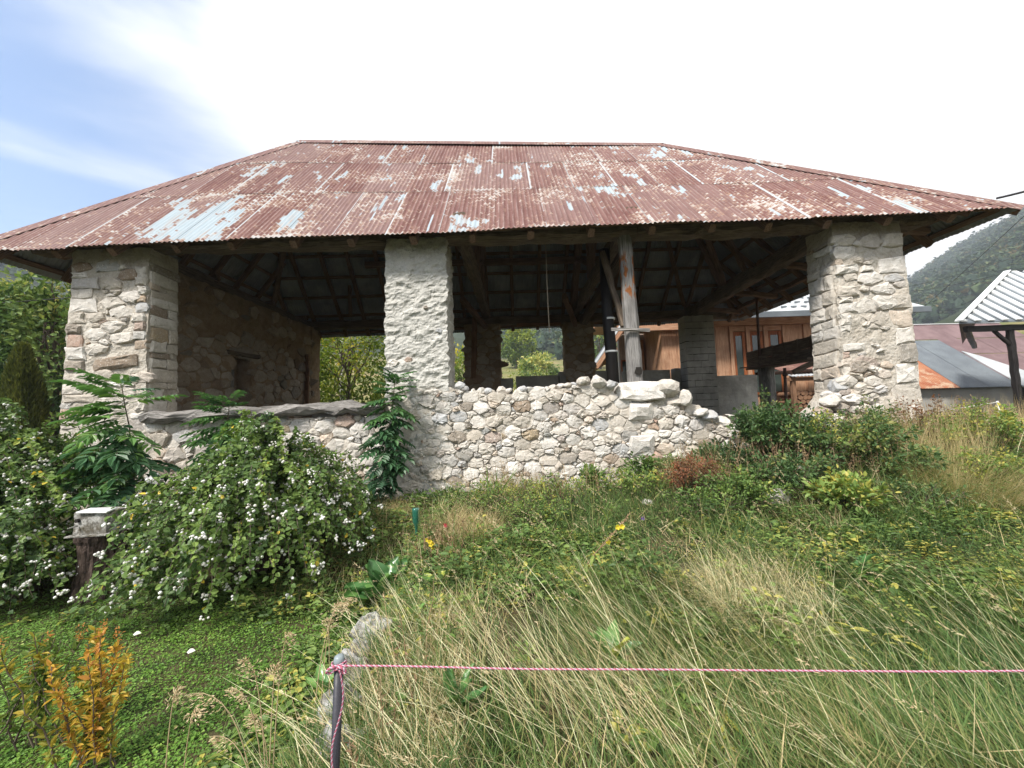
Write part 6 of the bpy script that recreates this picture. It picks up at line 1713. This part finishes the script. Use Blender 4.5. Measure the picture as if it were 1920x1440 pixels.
c = gp(1880, 850, 6.2); clump(c[0], 6.0, .9, 2600, (.40, .90), lambda a: U(0, 6.28, len(a)), (.0, .35), (.0, .6), .70)
c = gp(880, 1010, 4.3); clump(c[0], c[1], .35, 1400, (.25, .45), lambda a: U(0, 6.28, len(a)), (.1, .7), (.5, 1.7), .72)
c = gp(730, 960, 5.4); clump(c[0], c[1], .35, 900, (.2, .4), lambda a: U(0, 6.28, len(a)), (.1, .7), (.5, 1.5), .68)
c = gp(960, 900, 5.55); clump(c[0], c[1], .45, 500, (.25, .50), lambda a: U(0, 6.28, len(a)), (.0, .3), (.0, .5), .55)
c = gp(1300, 900, 5.3); clump(c[0], c[1], .45, 700, (.3, .6), lambda a: U(0, 6.28, len(a)), (.0, .4), (.0, .7), .62)
# single bright culms close to the viewer
B = scatter(900, -.95, 4.0, 1.4, 2.7, dens=lambda x, y: bank(x, y) * 1.0); n = len(B)
S_.append((B, N(2.95, .45, n), U(.35, .75, n), U(.0035, .0058, n), U(.35, 1.1, n), U(-.2, .5, n), N(.97, .06, n), 5))
B = scatter(2600, -2.2, -.9, 3.3, 5.7); n = len(B)
S_.append((B, U(0, 6.28, n), U(.12, .34, n), U(.0025, .0045, n), U(.05, .8, n), U(.1, 1.0, n), N(.66, .18, n), 3))
# thatch: flattened dead blades close to the ground
B = scatter(10000, -1.0, 7.8, 1.45, 5.8, dens=lambda x, y: bank(x, y) * np.clip(.35 + 1.2 * n2(x, y, 1.4, 77), .03, 1)); n = len(B); B[:, 2] += U(.01, .10, n)
S_.append((B, U(0, 6.28, n), U(.10, .32, n), U(.0025, .006, n), U(1.0, 1.5, n), U(-.3, .3, n), N(.70, .18, n), 2))
g2 = blades('dry_grass', 'straw-coloured dry grass combed sideways over the bank', S_, 'grass')
# 4 seed heads on some culms
B = scatter(400, -.9, 4.6, 1.5, 5.6, dens=lambda x, y: bank(x, y) * 1.0); n = len(B)
az = N(2.95, .5, n); L = U(.3, .6, n); ln = U(.35, .9, n); cu = U(.1, .8, n)
V, F, k, tip = blade_geo(B, az, L, np.full(n, .0024), ln, cu, 5)
mb = MB(); mb.add(V, F, tint=np.repeat(N(.8, .1, n), k))
m = 16; h = np.stack([np.cos(az), np.sin(az), 0*az], 1); a_ = ln + cu; td = h * np.sin(a_)[:, None] + np.array((0, 0, 1.)) * np.cos(a_)[:, None]
f = U(-.14, .0, (n, m)); P = (tip[:, None] + td[:, None] * f[..., None]).reshape(-1, 3); AX = unit(np.repeat(td, m, 0) + rdir(n * m) * .6)
V, F, k = leaf_geo(P, AX, rdir(n * m), U(.012, .03, n * m), .004, six=False); mb.add(V, F, tint=np.repeat(N(.85, .1, n * m), k))
tag(mb.build('seed_heads', M['dry_stem']), 'pale seed heads nodding above the bank grass', 'grass', kind='stuff')
# 5 leafy weeds between the grass
def herbs(n, m, x0, x1, y0, y1, size, hmax, dens, tm, spread=.07):
    C = scatter(n, x0, x1, y0, y1, dens=dens); n = len(C); hh = U(.25, 1, n) * hmax
    a = U(0, 6.28, (n, m)); q = R.random((n, m)); zz = R.random((n, m)) ** .7
    P = C[:, None] + np.stack([np.cos(a) * q * spread, np.sin(a) * q * spread, zz * hh[:, None] + .01], -1)
    AX = np.stack([np.cos(a), np.sin(a), U(-.1, .5, (n, m))], -1).reshape(-1, 3); NR = unit(rdir(n * m) * .45 + np.array((0, 0, 1.)))
    ps = R.uniform(.5, 1.9, n); s = size * np.repeat(ps, m) * U(.5, 1.25, n * m); wl_ = np.repeat(R.choice([.3, .55, .75], n), m); V, F, k = leaf_geo(P.reshape(-1, 3), AX, NR, s, s * wl_)
    return V, F, np.repeat(np.clip(np.repeat(N(tm, .26, n), m) + N(0, .1, n * m), 0, 1), k)
mb = MB()
for args in ((1500, 13, -.95, 7.8, 3.0, 5.8, .034, .26, lambda x, y: bank(x, y) * np.clip(.5 + .9 * n2(x, y, 1.2, 51), .03, 1), .45),
             (900, 12, -.95, 4.6, 1.7, 3.2, .045, .16, lambda x, y: bank(x, y) * np.clip(.3 + .9 * n2(x, y, 1.2, 53), .02, 1), .6),
             (1100, 12, 1.6, 6.0, 2.7, 4.2, .034, .14, lambda x, y: bank(x, y), .65),
             (1000, 12, -1.1, 1.2, 2.9, 4.2, .035, .14, lambda x, y: bank(x, y), .6),
             (900, 13, -2.4, -.85, 3.2, 5.8, .036, .20, lambda x, y: 1.0 + 0 * x, .5),
             (95, 95, -.9, 7.6, 3.1, 5.7, .030, .42, lambda x, y: bank(x, y), .35, .20), (60, 80, -.8, 4.5, 2.4, 3.6, .030, .22, lambda x, y: bank(x, y), .75, .16)):
    V, F, t_ = herbs(*args); mb.add(V, F, tint=t_)
tag(mb.build('weeds', M['leaf_weed']), 'low leafy weeds between the bank grass', 'weeds', kind='stuff')
# brown dead stalks
mb = MB()
for cx_, py_, Y_, sp_, cnt, hh in ((960, 900, 5.6, .6, 60, .5), (1700, 880, 5.4, .7, 110, .75), (1330, 940, 5.0, .5, 60, .6), (840, 1060, 3.8, .25, 50, .38), (1830, 900, 5.6, .8, 110, .75), (1560, 900, 5.2, .6, 60, .7), (740, 1400, 1.9, .12, 10, .5), (1450, 880, 5.3, .5, 50, .75), (1480, 960, 4.8, .6, 60, .6), (1620, 950, 4.8, .7, 70, .62), (1080, 930, 5.2, .6, 50, .48), (1790, 870, 5.7, .7, 80, .8)):
    c = gp(cx_, py_, Y_)
    for _ in range(cnt):
        x = c[0] + R.normal(0, sp_ * .5); y = min(5.8, c[1] + R.normal(0, .2)); p0 = np.array((x, y, float(ground_z(x, y)))); p1 = p0 + (R.normal(-.04, .1), R.normal(0, .06), hh * R.uniform(.4, 1.05))
        V, F = limb(p0, p1, .003, .0014, 0, 4, 4, .02); t_ = R.uniform(.1, .7); mb.add(V, F, tint=t_)
        m = 9; f = R.uniform(.35, 1, m); P = p0 + (p1 - p0) * f[:, None]; V, F, k = leaf_geo(P, rdir(m, .3), rdir(m), U(.015, .04, m), .010, six=False); mb.add(V, F, tint=np.full(len(V), t_))
tag(mb.build('dead_stalks', M['dry_stem']), 'brown dead flower stalks along the wall foot and pillar', 'weeds', kind='stuff')

# lawn on the left: clover and short grass
mb = MB()
lawn_ok = lambda x, y: (x < -.96 + .06 * np.sin(y * 7))
C = scatter(70000, -4.9, -.9, 1.5, 3.7, dens=lambda x, y: lawn_ok(x, y) * np.clip(sst(4.0, 2.6, y) + .45, 0, 1), power=1.35); n = len(C)
C[:, 2] += U(.005, .035, n) + .012 * n2(C[:, 0], C[:, 1], 4, 61)
a = U(0, 6.28, n); s = U(.009, .021, n)
V, F, k = leaf_geo(C, np.stack([np.cos(a), np.sin(a), U(-.15, .35, n)], 1), unit(rdir(n) * .5 + np.array((0, 0, 1.))), s, s * .85, six=False)
lt = N(.42, .17, n) + .22 * n2(C[:, 0], C[:, 1], 2.2, 63)
mb.add(V, F, tint=np.repeat(np.clip(lt, 0, 1), k))
B = scatter(38000, -5.6, -.9, 1.4, 4.0, dens=lambda x, y: lawn_ok(x, y) * 1.0, power=1.5); n = len(B)
V, F, k, _ = blade_geo(B, U(0, 6.28, n), U(.025, .07, n), U(.002, .004, n), U(.1, .8, n), U(.1, .9, n), 2); mb.add(V, F, tint=np.repeat(np.clip(N(.5, .2, n), 0, 1), k))
tag(mb.build('lawn', M['lawn']), 'short mown lawn of clover and grass below the bank', 'lawn', kind='stuff')
# taller clover and ground elder under the bush edge
mb = MB()
V, F, t_ = herbs(520, 10, -6.0, -1.1, 2.95, 3.9, .030, .08, lambda x, y: sst(2.95, 3.5, y + .25 * n2(x, y, 1.5, 66)), .35); mb.add(V, F, tint=t_)
V, F, t_ = herbs(300, 10, -1.5, -.95, 1.8, 3.4, .032, .10, lambda x, y: 1.0 + 0 * x, .6); mb.add(V, F, tint=t_)
tag(mb.build('ground_cover', M['leaf_weed']), 'leafy ground cover under the edge of the hanging bush', 'ground cover', kind='stuff')

# tall flowering grass by the post
def panicle_grass(label, base, specs, seed):
    rr3 = np.random.default_rng(seed); t = thing('flowering_grass', label, 'grass tuft', base, 'flowering grass tufts')
    for (px1, py1, nod) in specs:
        top = at(px1, py1, base[1] + rr3.normal(0, .02)); b0 = np.asarray(base, float) + (rr3.normal(0, .02), rr3.normal(0, .02), 0)
        s = np.linspace(0, 1, 10)[:, None]; mid = np.array((b0[0] * .75 + top[0] * .25, b0[1], top[2] * .98 + .02))
        pts = (1-s)**2 * b0 + 2*s*(1-s) * mid + s**2 * top
        V, F = tube_geo(pts, np.linspace(.0026, .0010, 10), 5, False); cu_ = part('culm', V, F, M['dry_stem'], t, smooth=True, attrs={'tint': np.full(len(V), .78)})
        m = 95; f = rr3.uniform(.68, 1, m); i0 = np.minimum(8, (f * 9).astype(int)); P = pts[i0] + (pts[i0+1] - pts[i0]) * (f * 9 - i0)[:, None]
        sd = np.stack([rr3.normal(0, 1, m), rr3.normal(0, .6, m), -.6 - rr3.random(m) * nod], 1); ln = rr3.random(m) * .055 * (1.25 - f)
        P = P + unit(sd) * (ln * 1.9)[:, None]
        V, F, k = leaf_geo(P, unit(sd * .5 + unit(pts[-1] - pts[-3]) + rr3.normal(0, .2, (m, 3))), rr3.normal(0, 1, (m, 3)), rr3.uniform(.010, .020, m), .0042, six=False)
        part('panicle', V, F, M['dry_stem'], cu_, attrs={'tint': np.repeat(np.clip(rr3.normal(.8, .1, m), 0, 1), k)})
panicle_grass('tall golden flowering grass bowing over the lawn by the fence post', (-1.02, 1.62, .06), [(360, 1300, 1), (430, 1290, 1.2), (470, 1340, 1), (545, 1185, .6), (520, 1245, .8), (455, 1235, 1), (400, 1380, 1)], 101)
panicle_grass('slim upright flowering grass behind the fence post', (-1.0, 2.0, .1), [(615, 1160, .1), (640, 1130, .1), (660, 1120, .1)], 102)
panicle_grass('lone pale grass head bending over the lawn', (-1.35, 1.55, .0), [(335, 1290, .4), (372, 1330, .6)], 103)
# a few fallen pale leaves on the lawn
for lab, px_, py_, Y_ in (('fallen pale leaf in the middle of the lawn', 350, 1219, 2.75), ('fallen whitish leaf near the hanging berries', 250, 1165, 3.0)):
    p = gp(px_, py_, Y_) + (0, 0, .04); V, F, k = leaf_geo(np.array([p]), np.array([(1., .3, .15)]), np.array([(0, -.5, 1.)]), .05, .04); tag(part('fallen_leaf', V, F, M['berry'], attrs={'tint': np.full(k, .1)}), lab, 'leaf', 'leaves fallen on the lawn')

# ------------------------------------------------------------------ the air: thin autumn haze over the whole valley
n = NT('haze'); pv = n.nd('ShaderNodeVolumePrincipled')
pv.inputs['Color'].default_value = (.80, .88, 1.0, 1); pv.inputs['Density'].default_value = .0007; pv.inputs['Anisotropy'].default_value = .2
n.t.links.new(pv.outputs[0], n.out.inputs['Volume'])
V, F = box_geo(-1550, 1550, -1550, 1550, float(GV[:, 2].min()) - 1, float(GV[:, 2].max()) + 20)
tag(part('haze', V, F, n.m), 'thin bluish haze lying over the valley', 'haze', kind='stuff')
